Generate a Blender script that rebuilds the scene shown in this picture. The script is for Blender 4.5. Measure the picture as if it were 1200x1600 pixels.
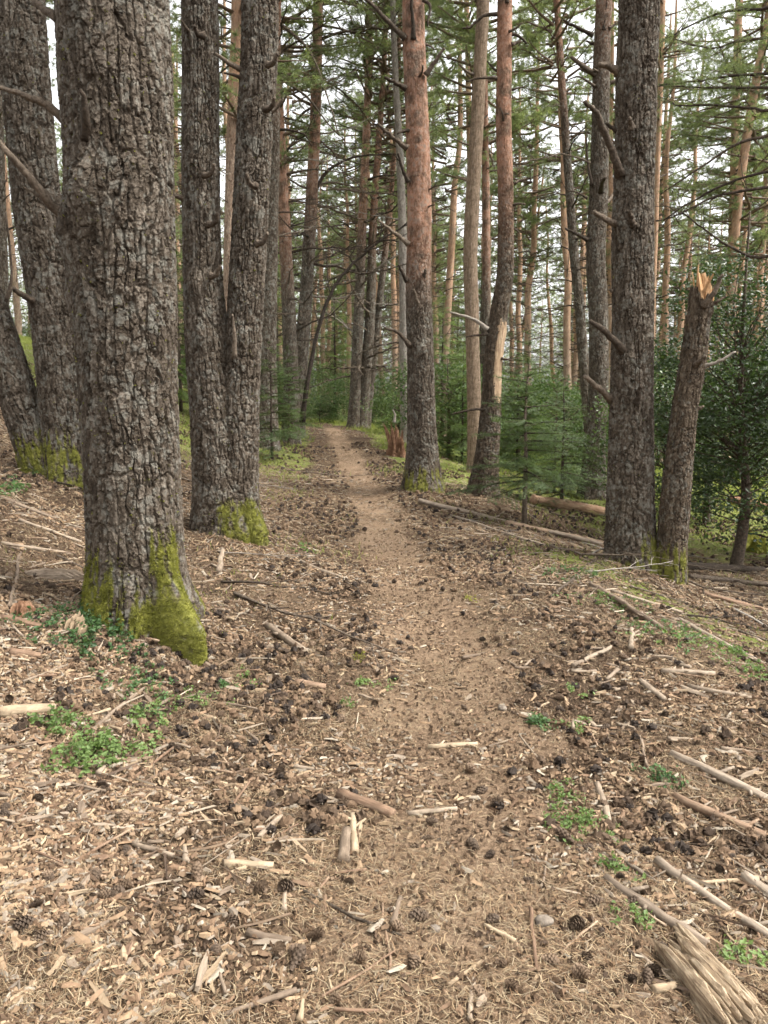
import bpy, math, random
import numpy as np
from mathutils import Matrix, Vector

# ------------------------------------------------------------------ camera, sky, sun, exposure
scene = bpy.context.scene
for o in list(bpy.data.objects):
    bpy.data.objects.remove(o)
C = scene.collection
F = 1249.0                      # focal length in pixels of the 1200 x 1600 photograph
PITCH = math.radians(8.0)
EYE = np.array([0.0, 0.0, 1.55])
cam = bpy.data.cameras.new("camera")
cam.sensor_fit = 'VERTICAL'
cam.sensor_height = 36.0
cam.lens = F / 1600.0 * 36.0
cam.clip_start = 0.05
cam.clip_end = 2000.0
cam_ob = bpy.data.objects.new("camera", cam)
C.objects.link(cam_ob)
cam_ob.location = EYE
cam_ob.rotation_euler = (math.radians(90) - PITCH, 0, 0)
scene.camera = cam_ob

SUN_EL, SUN_AZ = math.radians(56), math.radians(100)    # azimuth clockwise from +Y (view direction): sun to the right
world = bpy.data.worlds.new("World")
scene.world = world
world.use_nodes = True
wn = world.node_tree
wn.nodes.clear()
sky = wn.nodes.new('ShaderNodeTexSky')
sky.sky_type = 'NISHITA'
sky.sun_disc = False
sky.sun_elevation = SUN_EL
sky.sun_rotation = SUN_AZ
sky.air_density = 1.0
sky.dust_density = 4.0
sky.ozone_density = 1.0
hs = wn.nodes.new('ShaderNodeHueSaturation')           # thin overcast: the blue is washed out of the sky
hs.inputs['Saturation'].default_value = 0.05
bg = wn.nodes.new('ShaderNodeBackground')
bg.inputs['Strength'].default_value = 0.15
world.cycles.sampling_method = 'NONE'
wo = wn.nodes.new('ShaderNodeOutputWorld')
wn.links.new(sky.outputs[0], hs.inputs['Color'])
wn.links.new(hs.outputs[0], bg.inputs['Color'])
wn.links.new(bg.outputs[0], wo.inputs['Surface'])

sl = bpy.data.lights.new("sun", 'SUN')
sl.energy = 1.5
sl.angle = math.radians(14)
sl.color = (1.0, 0.94, 0.84)
sun = bpy.data.objects.new("sun", sl)
C.objects.link(sun)
sd = Vector((math.sin(SUN_AZ) * math.cos(SUN_EL), math.cos(SUN_AZ) * math.cos(SUN_EL), math.sin(SUN_EL)))
sun.rotation_euler = sd.to_track_quat('Z', 'Y').to_euler()
sun.location = (5, 5, 30)

vs = scene.view_settings
scene.display_settings.display_device = 'sRGB'
vs.view_transform = 'Standard'
vs.look = 'None'
vs.gamma = 1.0
vs.exposure = 1.75
vs.use_curve_mapping = False
scene.render.engine = 'CYCLES'
cy = scene.cycles
cy.max_bounces = 5
cy.diffuse_bounces = 3
cy.glossy_bounces = 2
cy.transmission_bounces = 3
cy.use_adaptive_sampling = True
cy.adaptive_threshold = 0.02
cy.use_denoising = True
try:
    cy.denoiser = 'OPENIMAGEDENOISE'
    cy.denoising_input_passes = 'RGB_ALBEDO_NORMAL'
    cy.denoising_prefilter = 'FAST'
except Exception:
    pass

rng = np.random.default_rng(7)
random.seed(7)
PI = math.pi

# ------------------------------------------------------------------ noise
def _hash(i, j, k, seed):
    h = (i.astype(np.int64) * 374761393 + j.astype(np.int64) * 668265263 + k.astype(np.int64) * 2147483647 + seed * 1274126177) & 0xffffffff
    h = ((h ^ (h >> 13)) * 1274126177) & 0xffffffff
    h = ((h ^ (h >> 16)) * 2246822519) & 0xffffffff
    h = h ^ (h >> 15)
    return (h & 0xffffff) / float(0x1000000)

def noise3(x, y, z, seed=0):
    x, y, z = np.broadcast_arrays(np.asarray(x, float), np.asarray(y, float), np.asarray(z, float))
    i, j, k = np.floor(x), np.floor(y), np.floor(z)
    u, v, w = x - i, y - j, z - k
    u = u * u * (3 - 2 * u); v = v * v * (3 - 2 * v); w = w * w * (3 - 2 * w)
    r = 0
    for a in (0, 1):
        for b in (0, 1):
            for c in (0, 1):
                wt = (u if a else 1 - u) * (v if b else 1 - v) * (w if c else 1 - w)
                r = r + wt * _hash(i + a, j + b, k + c, seed)
    return r * 2 - 1

def fbm(x, y, z=0.0, seed=0, octaves=4, gain=0.5):
    r, a, f = 0, 1.0, 1.0
    for o in range(octaves):
        r = r + a * noise3(x * f, y * f, np.asarray(z) * f, seed + o * 17)
        a *= gain; f *= 2.03
    return r

def worley(u, v, pu, seed):
    """cells of size 1; u wraps after pu cells. returns F1, F2, cell id random, offset to the cell centre (v)"""
    iu, iv = np.floor(u), np.floor(v)
    f1 = np.full(u.shape, 9.0); f2 = f1.copy(); cid = np.zeros(u.shape); dv = np.zeros(u.shape); du = np.zeros(u.shape)
    for a in (-1, 0, 1):
        for b in (-1, 0, 1):
            cu, cv = iu + a, iv + b
            wu = np.mod(cu, pu)
            jx = 0.15 + 0.7 * _hash(wu, cv, cu * 0, seed)
            jy = 0.1 + 0.8 * _hash(wu, cv, cu * 0, seed + 5)
            ddx, ddy = u - (cu + jx), v - (cv + jy)
            d = np.sqrt(ddx ** 2 + ddy ** 2)
            nearer = d < f1
            f2 = np.where(nearer, f1, np.minimum(f2, d))
            cid = np.where(nearer, _hash(wu, cv, cu * 0, seed + 9), cid)
            dv = np.where(nearer, ddy, dv); du = np.where(nearer, ddx, du)
            f1 = np.where(nearer, d, f1)
    return f1, f2, cid, du, dv

def sstep(a, b, x):
    t = np.clip((x - a) / (b - a), 0, 1)
    return t * t * (3 - 2 * t)

# ------------------------------------------------------------------ terrain
PATH_Y = np.array([-40, 0, 1.8, 2.7, 3.5, 4.7, 5.8, 7.0, 8.7, 11.0, 15.4, 20.5, 30, 60, 400])
PATH_X = np.array([0.1, .15, .22, .32, .31, .30, .19, .08, -.07, -.30, -.74, -1.3, -3.4, -9, -60])
_py = np.linspace(-40, 400, 8801)
_px = np.interp(_py, PATH_Y, PATH_X)
_k = np.ones(25) / 25
_px = np.convolve(np.pad(_px, 12, mode='edge'), _k, mode='valid')
def path_x(y):
    return np.interp(y, _py, _px)

MOUNDS = [(-1.36, 4.4, .07, .5), (-2.9, 7.2, .12, .6), (-1.25, 6.75, .09, .55), (.49, 10.1, .08, .5), (1.27, 10.2, .06, .45), (2.18, 7.0, .07, .5), (2.5, 6.8, .04, .4), (3.5, 13.4, .08, .5)]      # litter heaped at the trunks
def height(x, y, fine=True):
    x = np.asarray(x, float); y = np.asarray(y, float)
    hp = np.interp(y, [-40, 0, 2, 20, 23, 30, 45, 400], [-.6, 0, .05, .79, .86, .74, .5, .5])
    u = x - path_x(y)
    l = np.maximum(-u - .25, 0)
    left = np.where(l < 2.9, .076 * l ** 2, .076 * 2.9 ** 2 + .34 * (l - 2.9))
    left = np.minimum(left, 2.6 + .08 * np.maximum(l - 9, 0))
    r = np.maximum(u - .3, 0)
    right = -.085 * np.minimum(r, 1.25) - .27 * np.clip(r - 1.25, 0, 2.2) - .10 * np.clip(r - 3.45, 0, 18)
    h = hp + left + right
    h = h - .035 * np.exp(-(u / .33) ** 2) * sstep(1.5, 5, y)           # the worn trail is a little sunk
    h = h + .05 * fbm(x * .55, y * .55, 0.0, 3, 3)
    h = h + .10 * noise3(x * .23, y * .23, 0.0, 8) * sstep(1.2, 4, np.abs(u))
    for mx, my, mh, mr in MOUNDS:
        h = h + mh * np.exp(-((x - mx) ** 2 + (y - my) ** 2) / mr ** 2)
    if fine:
        pm = np.exp(-(u / .4) ** 2)
        h = h + .016 * fbm(x * 3.1, y * 3.1, 0.0, 5, 2) * (1 - .6 * pm)
        h = h + .010 * fbm(x * 13, y * 13, 0.0, 6, 2) * (1 - .55 * pm) * (y < 14)
    return h

CP, SP = math.cos(PITCH), math.sin(PITCH)
def ray(px, py):
    a, b = (px - 600.0) / F, (800.0 - py) / F
    return np.array([a, CP + b * SP, -SP + b * CP])
def at(px, py, Y):
    """the place in the world seen at a pixel of the photograph, Y metres ahead"""
    d = ray(px, py)
    return EYE + d * (Y / d[1])
def ground_at(px, py):
    d = ray(px, py)
    t = np.concatenate([np.arange(1.0, 12, .02), np.arange(12, 90, .1)])
    P = EYE + d[None, :] * t[:, None]
    below = np.nonzero(P[:, 2] < height(P[:, 0], P[:, 1]))[0]
    p = P[below[0]] if len(below) else P[-1]
    return np.array([p[0], p[1], float(height(p[0], p[1]))])
def pxsize(p):
    """metres per photograph pixel at a world point"""
    return ((p[1] - EYE[1]) * CP - (p[2] - EYE[2]) * SP) / F

# ------------------------------------------------------------------ mesh helpers
def new_mesh(name, verts, faces, mat=None, attrs=None, cols=None, smooth=True):
    """faces: array (n,3) / (n,4) or a list of such arrays"""
    if isinstance(faces, np.ndarray):
        faces = [faces]
    faces = [np.asarray(f, np.int32) for f in faces if len(f)]
    me = bpy.data.meshes.new(name)
    verts = np.asarray(verts, np.float32)
    me.vertices.add(len(verts)); me.vertices.foreach_set('co', verts.ravel())
    loops = np.concatenate([f.ravel() for f in faces])
    tot = np.concatenate([np.full(len(f), f.shape[1], np.int32) for f in faces])
    start = np.concatenate([[0], np.cumsum(tot)[:-1]]).astype(np.int32)
    me.loops.add(len(loops)); me.loops.foreach_set('vertex_index', loops)
    me.polygons.add(len(tot)); me.polygons.foreach_set('loop_start', start)
    try:
        me.polygons.foreach_set('loop_total', tot)
    except Exception:
        pass
    me.polygons.foreach_set('use_smooth', np.full(len(tot), smooth, bool))
    for k, a in (attrs or {}).items():
        at_ = me.attributes.new(k, 'FLOAT', 'POINT')
        at_.data.foreach_set('value', np.asarray(a, np.float32))
    if cols is not None:
        at_ = me.attributes.new('tint', 'FLOAT_COLOR', 'POINT')
        c4 = np.ones((len(verts), 4), np.float32); c4[:, :3] = cols
        at_.data.foreach_set('color', c4.ravel())
    me.update(calc_edges=True)
    me.validate()
    if mat:
        me.materials.append(mat)
    return me

def link(name, me, parent=None, loc=None, rot=None, scale=None):
    o = bpy.data.objects.new(name, me)
    C.objects.link(o)
    if parent is not None: o.parent = parent
    if loc is not None: o.location = loc
    if rot is not None: o.rotation_euler = rot
    if scale is not None: o.scale = (scale,) * 3 if np.isscalar(scale) else scale
    return o

def tag(o, label, cat=None, group=None, kind=None):
    if label: o['label'] = label
    if cat: o['category'] = cat
    if group: o['group'] = group
    if kind: o['kind'] = kind
    return o

def empty(name, loc, label, cat, group=None):
    o = bpy.data.objects.new(name, None)
    o.empty_display_size = .1
    C.objects.link(o); o.location = loc
    return tag(o, label, cat, group)

class MB:
    """collects vertices and faces"""
    def __init__(s): s.v = []; s.q = []; s.t = []; s.c = []; s.n = 0
    def add(s, v, q=None, t=None, c=None):
        v = np.asarray(v, float)
        if q is not None and len(q): s.q.append(np.asarray(q) + s.n)
        if t is not None and len(t): s.t.append(np.asarray(t) + s.n)
        s.v.append(v)
        if c is not None: s.c.append(np.broadcast_to(c, (len(v), 3)))
        s.n += len(v)
    def mesh(s, name, mat, smooth=True):
        f = []
        if s.q: f.append(np.concatenate(s.q))
        if s.t: f.append(np.concatenate(s.t))
        return new_mesh(name, np.concatenate(s.v), f, mat, cols=np.concatenate(s.c) if s.c else None, smooth=smooth)

def unit(v):
    return v / np.maximum(np.linalg.norm(v, axis=-1, keepdims=True), 1e-9)

def catmull(P, n=8):
    P = np.asarray(P, float)
    if len(P) < 3:
        return np.array([P[0] + (P[-1] - P[0]) * t for t in np.linspace(0, 1, n + 1)])
    Q = np.vstack([2 * P[0] - P[1], P, 2 * P[-1] - P[-2]])
    out = []
    for i in range(1, len(Q) - 2):
        for t in np.arange(n) / n:
            out.append(.5 * (2 * Q[i] + (Q[i + 1] - Q[i - 1]) * t + (2 * Q[i - 1] - 5 * Q[i] + 4 * Q[i + 1] - Q[i + 2]) * t * t
                             + (3 * Q[i] - Q[i - 1] - 3 * Q[i + 1] + Q[i + 2]) * t ** 3))
    out.append(P[-1])
    return np.array(out)

def tube(mb, P, R, n=6, cap=True, rough=0.0, r=None, col=None):
    P = np.asarray(P, float); R = np.broadcast_to(np.asarray(R, float), (len(P),))
    T = np.gradient(P, axis=0); T = unit(T)
    ref = np.array([0, 0, 1.0]) if abs(T[0][2]) < .8 else np.array([1.0, 0, 0])
    N = unit(np.cross(T, ref)); B = np.cross(T, N)
    a = np.arange(n) * 2 * PI / n
    rr = R[:, None] * np.ones(n)
    if rough and r is not None:
        rr = rr * (1 + rough * r.uniform(-1, 1, rr.shape))
    V = P[:, None, :] + (N[:, None, :] * np.cos(a)[None, :, None] + B[:, None, :] * np.sin(a)[None, :, None]) * rr[:, :, None]
    m = len(P)
    i = np.arange(m - 1)[:, None] * n; j = np.arange(n)[None, :]; j2 = (j + 1) % n
    q = np.stack([i + j, i + j2, i + n + j2, i + n + j], -1).reshape(-1, 4)
    V = V.reshape(-1, 3); t = None
    if cap:
        V = np.vstack([V, P[0], P[-1]])
        k = np.arange(n); k2 = (k + 1) % n
        t = np.vstack([np.stack([np.full(n, m * n), k2, k], -1), np.stack([np.full(n, m * n + 1), (m - 1) * n + k, (m - 1) * n + k2], -1)])
    mb.add(V, q, t, col)

# ------------------------------------------------------------------ materials
class Nt:
    def __init__(s, name):
        s.m = bpy.data.materials.new(name); s.m.use_nodes = True
        s.t = s.m.node_tree; s.t.nodes.clear()
    def n(s, typ, **kw):
        nd = s.t.nodes.new('ShaderNode' + typ)
        for k, v in kw.items(): setattr(nd, k, v)
        return nd
    def l(s, a, b): s.t.links.new(a, b)
    def put(s, sock, v):
        if isinstance(v, bpy.types.NodeSocket): s.l(v, sock)
        else: sock.default_value = v if not (isinstance(v, tuple) and len(v) == 3 and sock.type == 'RGBA') else (*v, 1)
    def noise(s, vec, scale, detail=4, rough=.55, dist=0.0):
        nd = s.n('TexNoise'); s.l(vec, nd.inputs['Vector'])
        nd.inputs['Scale'].default_value = scale; nd.inputs['Detail'].default_value = detail
        nd.inputs['Roughness'].default_value = rough; nd.inputs['Distortion'].default_value = dist
        return nd.outputs['Fac']
    def vor(s, vec, scale, feature='F1', out='Distance', rnd=1.0):
        nd = s.n('TexVoronoi', feature=feature); s.l(vec, nd.inputs['Vector']); nd.inputs['Scale'].default_value = scale
        nd.inputs['Randomness'].default_value = rnd
        return nd.outputs[out]
    def ramp(s, fac, stops, interp='LINEAR'):
        nd = s.n('ValToRGB'); s.l(fac, nd.inputs[0]); e = nd.color_ramp.elements; nd.color_ramp.interpolation = interp
        e[0].position, e[1].position = stops[0][0], stops[-1][0]
        for p, c in stops[1:-1]: e.new(p)
        for el, (p, c) in zip(sorted(e, key=lambda q: q.position), stops):
            el.color = (*c, 1) if isinstance(c, tuple) else (c, c, c, 1)
        return nd.outputs[0]
    def mix(s, fac, a, b, typ='MIX'):
        nd = s.n('MixRGB', blend_type=typ); s.put(nd.inputs[0], fac); s.put(nd.inputs[1], a); s.put(nd.inputs[2], b)
        return nd.outputs[0]
    def math(s, op, a, b=0.0, c=None):
        nd = s.n('Math', operation=op); s.put(nd.inputs[0], a); s.put(nd.inputs[1], b)
        if c is not None: s.put(nd.inputs[2], c)
        return nd.outputs[0]
    def attr(s, name, out='Fac'):
        nd = s.n('Attribute', attribute_name=name); return nd.outputs[out]
    def coord(s, out='Object', scale=None):
        nd = s.n('TexCoord'); o = nd.outputs[out]
        if scale is not None:
            mp = s.n('Mapping'); s.l(o, mp.inputs[0]); mp.inputs['Scale'].default_value = scale; o = mp.outputs[0]
        return o
    def rand(s):
        return s.n('ObjectInfo').outputs['Random']
    def bump(s, h, dist=.01, strength=1.0, prev=None):
        nd = s.n('Bump'); s.l(h, nd.inputs['Height']); nd.inputs['Distance'].default_value = dist; nd.inputs['Strength'].default_value = strength
        if prev is not None: s.l(prev, nd.inputs['Normal'])
        return nd.outputs[0]
    def out(s, col, rough=.9, bump=None, spec=.2, transl=None):
        p = s.n('BsdfPrincipled'); s.put(p.inputs['Base Color'], col); s.put(p.inputs['Roughness'], rough)
        p.inputs['Specular IOR Level'].default_value = spec
        if bump is not None: s.l(bump, p.inputs['Normal'])
        o = s.n('OutputMaterial'); sh = p.outputs[0]
        if transl is not None:
            tb = s.n('BsdfTranslucent'); s.put(tb.inputs['Color'], transl[1])
            mx = s.n('MixShader'); mx.inputs[0].default_value = transl[0]
            s.l(sh, mx.inputs[1]); s.l(tb.outputs[0], mx.inputs[2]); sh = mx.outputs[0]
        s.l(sh, o.inputs['Surface'])
        return s.m

def mat_bark(name, lo, mid, hi, grey=.35, orange_lo=(.17, .078, .044), orange_hi=(.40, .225, .15), bump=.006):
    n = Nt(name); c = n.coord(); cz = n.coord(scale=(1, 1, .5))
    f = n.noise(cz, 42, 5, .8)
    pl = n.attr('plate')
    v = n.math('ADD', n.math('MULTIPLY', f, .72), n.math('MULTIPLY', pl, .34))
    base = n.ramp(v, [(.34, lo), (.52, mid), (.70, hi)])
    of = n.math('ADD', n.math('MULTIPLY', f, .8), n.math('MULTIPLY', pl, .25))
    oc = n.ramp(of, [(.36, orange_lo), (.52, tuple((a + b) / 2 for a, b in zip(orange_lo, orange_hi))), (.68, orange_hi)])
    big = n.noise(c, 6, 3, .6)
    om = n.math('MULTIPLY', n.attr('orange'), n.ramp(big, [(.36, .2), (.56, 1.0)]))
    col = n.mix(om, base, oc)
    lich = n.ramp(n.math('ADD', n.math('MULTIPLY', n.noise(c, 24, 3, .7), .6), n.math('MULTIPLY', big, .5)), [(.56, 0.0), (.66, 1.0)])
    col = n.mix(n.math('MULTIPLY', lich, grey), col, (.21, .205, .175))
    mo = n.ramp(n.math('ADD', n.attr('moss'), n.math('MULTIPLY', n.math('SUBTRACT', f, .5), 1.6)), [(.25, 0.0), (.95, .9)])
    mcol = n.ramp(n.noise(c, 26, 3), [(.3, (.075, .078, .014)), (.55, (.15, .15, .028)), (.75, (.24, .232, .055))])
    col = n.mix(mo, col, mcol)
    return n.out(col, .92, n.bump(n.noise(cz, 80, 4, .8), bump * 1.5), .15)

M = {}
M['bark'] = mat_bark('bark_grey_brown', (.024, .018, .0125), (.066, .051, .037), (.160, .134, .106), .48)
M['bark_dark'] = mat_bark('bark_dark_brown', (.025, .019, .0125), (.064, .047, .032), (.14, .108, .077), .32)
M['bark_pale'] = mat_bark('bark_pale_grey', (.12, .10, .085), (.24, .205, .175), (.38, .34, .29), .6)
M['bark_far'] = mat_bark('bark_far', (.13, .09, .062), (.24, .17, .12), (.36, .28, .21), .25, (.28, .15, .085), (.50, .32, .21))

def mat_wood(name, stops, scale=(1, 1, .12), s1=60, bump=.003, rnd=.35, patch=.35):
    n = Nt(name); c = n.coord(scale=scale)
    f = n.noise(c, s1, 4, .7, .5)
    v = n.math('ADD', f, n.math('MULTIPLY', n.math('SUBTRACT', n.rand(), .5), rnd))
    col = n.ramp(v, stops)
    pm = n.ramp(n.noise(n.coord(), 17, 3, .7), [(.48, 0.0), (.60, 1.0)])      # remnants of bark and dirt
    col = n.mix(n.math('MULTIPLY', pm, patch), col, tuple(x * .42 for x in stops[1][1]))
    return n.out(col, .88, n.bump(f, bump), .15)
M['snag'] = mat_wood('barkless_wood', [(.3, (.10, .067, .044)), (.5, (.20, .143, .097)), (.72, (.30, .235, .17))], rnd=0, patch=.6)
M['peeled'] = mat_wood('peeled_wood', [(.3, (.18, .11, .063)), (.5, (.33, .23, .145)), (.7, (.48, .37, .255))], rnd=0)
M['splinter'] = mat_wood('fresh_splintered_wood', [(.3, (.25, .125, .055)), (.5, (.42, .25, .125)), (.7, (.56, .40, .245))], rnd=0)
M['rotten'] = mat_wood('rotten_red_wood', [(.3, (.07, .034, .019)), (.5, (.17, .092, .054)), (.72, (.32, .205, .13))], rnd=0, s1=40)
M['stick'] = mat_wood('weathered_stick', [(.1, (.08, .058, .042)), (.4, (.165, .123, .088)), (.65, (.25, .197, .145)), (.9, (.35, .285, .212))], scale=(.12, 1, 1))
M['twig'] = mat_wood('brown_twig', [(.1, (.085, .052, .034)), (.45, (.19, .122, .08)), (.8, (.35, .26, .18))], scale=(.12, 1, 1))
M['pole'] = mat_wood('grey_pole', [(.3, (.11, .083, .06)), (.5, (.21, .164, .122)), (.75, (.34, .28, .215))], scale=(.12, 1, 1), s1=45)
M['branch'] = mat_wood('dead_branch_bark', [(.3, (.032, .024, .017)), (.5, (.078, .059, .043)), (.72, (.17, .134, .10))], scale=(.8, .8, .8), bump=.006)
M['branch_pale'] = mat_wood('bleached_branch', [(.25, (.13, .11, .09)), (.5, (.23, .20, .165)), (.8, (.36, .32, .275))], scale=(.2, 1, 1))
M['log_tan'] = mat_wood('peeling_log', [(.3, (.16, .09, .052)), (.5, (.30, .19, .12)), (.7, (.46, .34, .235))], scale=(.12, 1, 1), s1=30, patch=.2, rnd=0)
M['split_pale'] = mat_wood('splintered_pale_wood', [(.32, (.12, .08, .05)), (.5, (.28, .21, .138)), (.66, (.42, .335, .235))], scale=(.1, 1, 1), s1=90, patch=.45, rnd=0)
M['dark_stem'] = mat_wood('dark_stem', [(.3, (.012, .009, .007)), (.5, (.03, .023, .017)), (.7, (.07, .055, .043))], scale=(.8, .8, .8))
M['plank'] = mat_wood('split_wood', [(.1, (.14, .098, .062)), (.45, (.26, .193, .126)), (.85, (.38, .30, .205))], scale=(.12, 1, 1), s1=50)

def mat_tint(name, rough=.85, jitter=.25, spec=.2, sc=90):
    n = Nt(name); c = n.coord()
    k = n.ramp(n.noise(c, sc, 3), [(.2, 1 - jitter), (.8, 1 + jitter)])
    col = n.mix(1.0, n.attr('tint', 'Color'), k, 'MULTIPLY')
    return n.out(col, rough, None, spec)
M['litter'] = mat_tint('litter')

def mat_cone():
    n = Nt('pine_cone_scales')
    v = n.math('ADD', n.math('MULTIPLY', n.noise(n.coord(), 60, 3), .6), n.math('MULTIPLY', n.rand(), .45))
    col = n.ramp(v, [(.2, (.032, .023, .017)), (.5, (.085, .058, .038)), (.72, (.165, .112, .072)), (.95, (.26, .20, .14))])
    return n.out(col, .75, None, .25)
M['cone'] = mat_cone()

def mat_leaf(name, a, b, c_, transl=.35, rough=.6, spec=.3, sc=3.0, rnd=.3):
    n = Nt(name); c = n.coord()
    v = n.math('ADD', n.noise(c, sc, 4, .6), n.math('MULTIPLY', n.math('SUBTRACT', n.rand(), .5), rnd))
    col = n.ramp(v, [(.28, a), (.5, b), (.74, c_)])
    return n.out(col, rough, None, spec, (transl, n.mix(1.0, col, (1.25, 1.3, .7), 'MULTIPLY')))
M['pine_needles'] = mat_leaf('pine_needles', (.105, .125, .072), (.16, .19, .10), (.215, .25, .13), .45, .6, .25, 1.2)
M['fir_needles'] = mat_leaf('fir_needles', (.06, .09, .034), (.10, .145, .052), (.15, .205, .08), .42, .5, .3, 2.0)
M['fir_young'] = mat_leaf('young_fir_needles', (.045, .07, .026), (.08, .118, .042), (.13, .18, .065), .32, .5, .35, 3.0)
M['holly'] = mat_leaf('glossy_dark_leaves', (.026, .048, .014), (.054, .088, .024), (.105, .155, .042), .28, .36, .5, 5.0)
M['shrub'] = mat_leaf('shrub_leaves', (.042, .07, .024), (.075, .115, .038), (.125, .175, .06), .36, .5, .3, 4.0)
M['herb'] = mat_leaf('bright_herb_leaves', (.085, .135, .04), (.135, .20, .065), (.20, .28, .10), .4, .5, .3, 18.0)
M['clover'] = mat_leaf('dark_ground_leaves', (.04, .08, .03), (.07, .13, .045), (.12, .19, .07), .35, .5, .3, 18.0)
M['grass'] = mat_leaf('grass_blades', (.10, .13, .03), (.18, .21, .055), (.30, .31, .11), .4, .6, .2, 1.5)
M['moss'] = mat_leaf('moss', (.10, .105, .022), (.185, .185, .038), (.29, .28, .075), .28, .9, .05, 14.0)
M['stone'] = Nt('stone_grey')
_n = M['stone']; M['stone'] = _n.out(_n.ramp(_n.noise(_n.coord(), 40, 5), [(.3, (.10, .08, .062)), (.7, (.21, .175, .14))]), .85, _n.bump(_n.noise(_n.coord(), 70, 5), .003))

def mat_ground():
    n = Nt('forest_floor'); c = n.coord()
    big = n.noise(c, 1.3, 3, .6)
    fib = n.noise(c, 75, 4, .75, .8)
    f = n.math('ADD', n.math('MULTIPLY', fib, .85), n.math('MULTIPLY', n.math('SUBTRACT', big, .5), .4))
    base = n.ramp(f, [(.30, (.030, .020, .013)), (.42, (.070, .047, .030)), (.52, (.130, .089, .056)), (.66, (.24, .178, .115))])
    pcol = n.ramp(f, [(.28, (.082, .054, .034)), (.42, (.178, .121, .077)), (.56, (.285, .202, .134))])
    col = n.mix(n.attr('path'), base, pcol)
    g = n.ramp(n.math('ADD', n.attr('green'), n.math('MULTIPLY', n.math('SUBTRACT', n.noise(c, 5, 5, .75), .5), 1.3)), [(.42, 0.0), (.72, .9)])
    gcol = n.ramp(n.noise(c, 14, 3, .7), [(.3, (.075, .095, .022)), (.55, (.15, .17, .045)), (.75, (.24, .25, .085))])
    col = n.mix(g, col, gcol)
    return n.out(col, .95, n.bump(fib, .02), .1)
M['ground'] = mat_ground()

# ------------------------------------------------------------------ the ground
def green_mask(x, y):
    u = x - path_x(y)
    side = sstep(.35, 1.0, np.abs(u))
    g = .95 * side * sstep(8, 14, y)
    g = g + .5 * sstep(2.0, 3.2, u) * sstep(6, 10, y)
    g = g + .35 * sstep(-4, -7, u)
    g = g + .95 * np.exp(-((x - (1.55 + (7.1 - y) * .50)) / .30) ** 2) * sstep(3.6, 4.6, y) * (1 - sstep(7.2, 8, y))   # the strip past the twin trunks
    g = g + .5 * sstep(23, 30, y)
    return g
def path_mask(x, y):
    u = x - path_x(y)
    w = np.interp(y, [0, 3, 6, 12, 22], [.60, .50, .33, .26, .24])
    return (1 - sstep(.55, 1.25, np.abs(u) / w + .22 * fbm(x * 3, y * 3, 0, 11, 3))) * (1 - sstep(20, 24, y))

def make_ground():
    ys = [-25.0]
    while ys[-1] < 0.6: ys.append(ys[-1] + max(.02, abs(ys[-1] - .6) * .12))
    while ys[-1] < 500: ys.append(ys[-1] + max(.010, .0085 * ys[-1]))
    ys = np.array(ys)
    nt = 340
    t = np.linspace(-1, 1, nt)
    t = np.sign(t) * (np.abs(t) * .55 + .45 * np.abs(t) ** 3)
    W = np.where(ys < 1, 4.0 + np.abs(ys - 1) * .9, 1.6 + ys * .95 + np.maximum(0, 2.4 - (ys - 1) * .4))
    X = path_x(ys)[:, None] * .5 + t[None, :] * W[:, None]
    Y = np.broadcast_to(ys[:, None], X.shape)
    x, y = X.ravel(), Y.ravel()
    z = height(x, y)
    m = len(ys)
    i = np.arange(m - 1)[:, None] * nt; j = np.arange(nt - 1)[None, :]
    q = np.stack([i + j, i + j + 1, i + nt + j + 1, i + nt + j], -1).reshape(-1, 4)
    me = new_mesh('ground', np.stack([x, y, z], -1), q, M['ground'], {'path': path_mask(x, y), 'green': green_mask(x, y)})
    tag(link('ground', me), 'forest floor of needles, bark chips and bare soil with a trodden trail', kind='structure')
make_ground()

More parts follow.
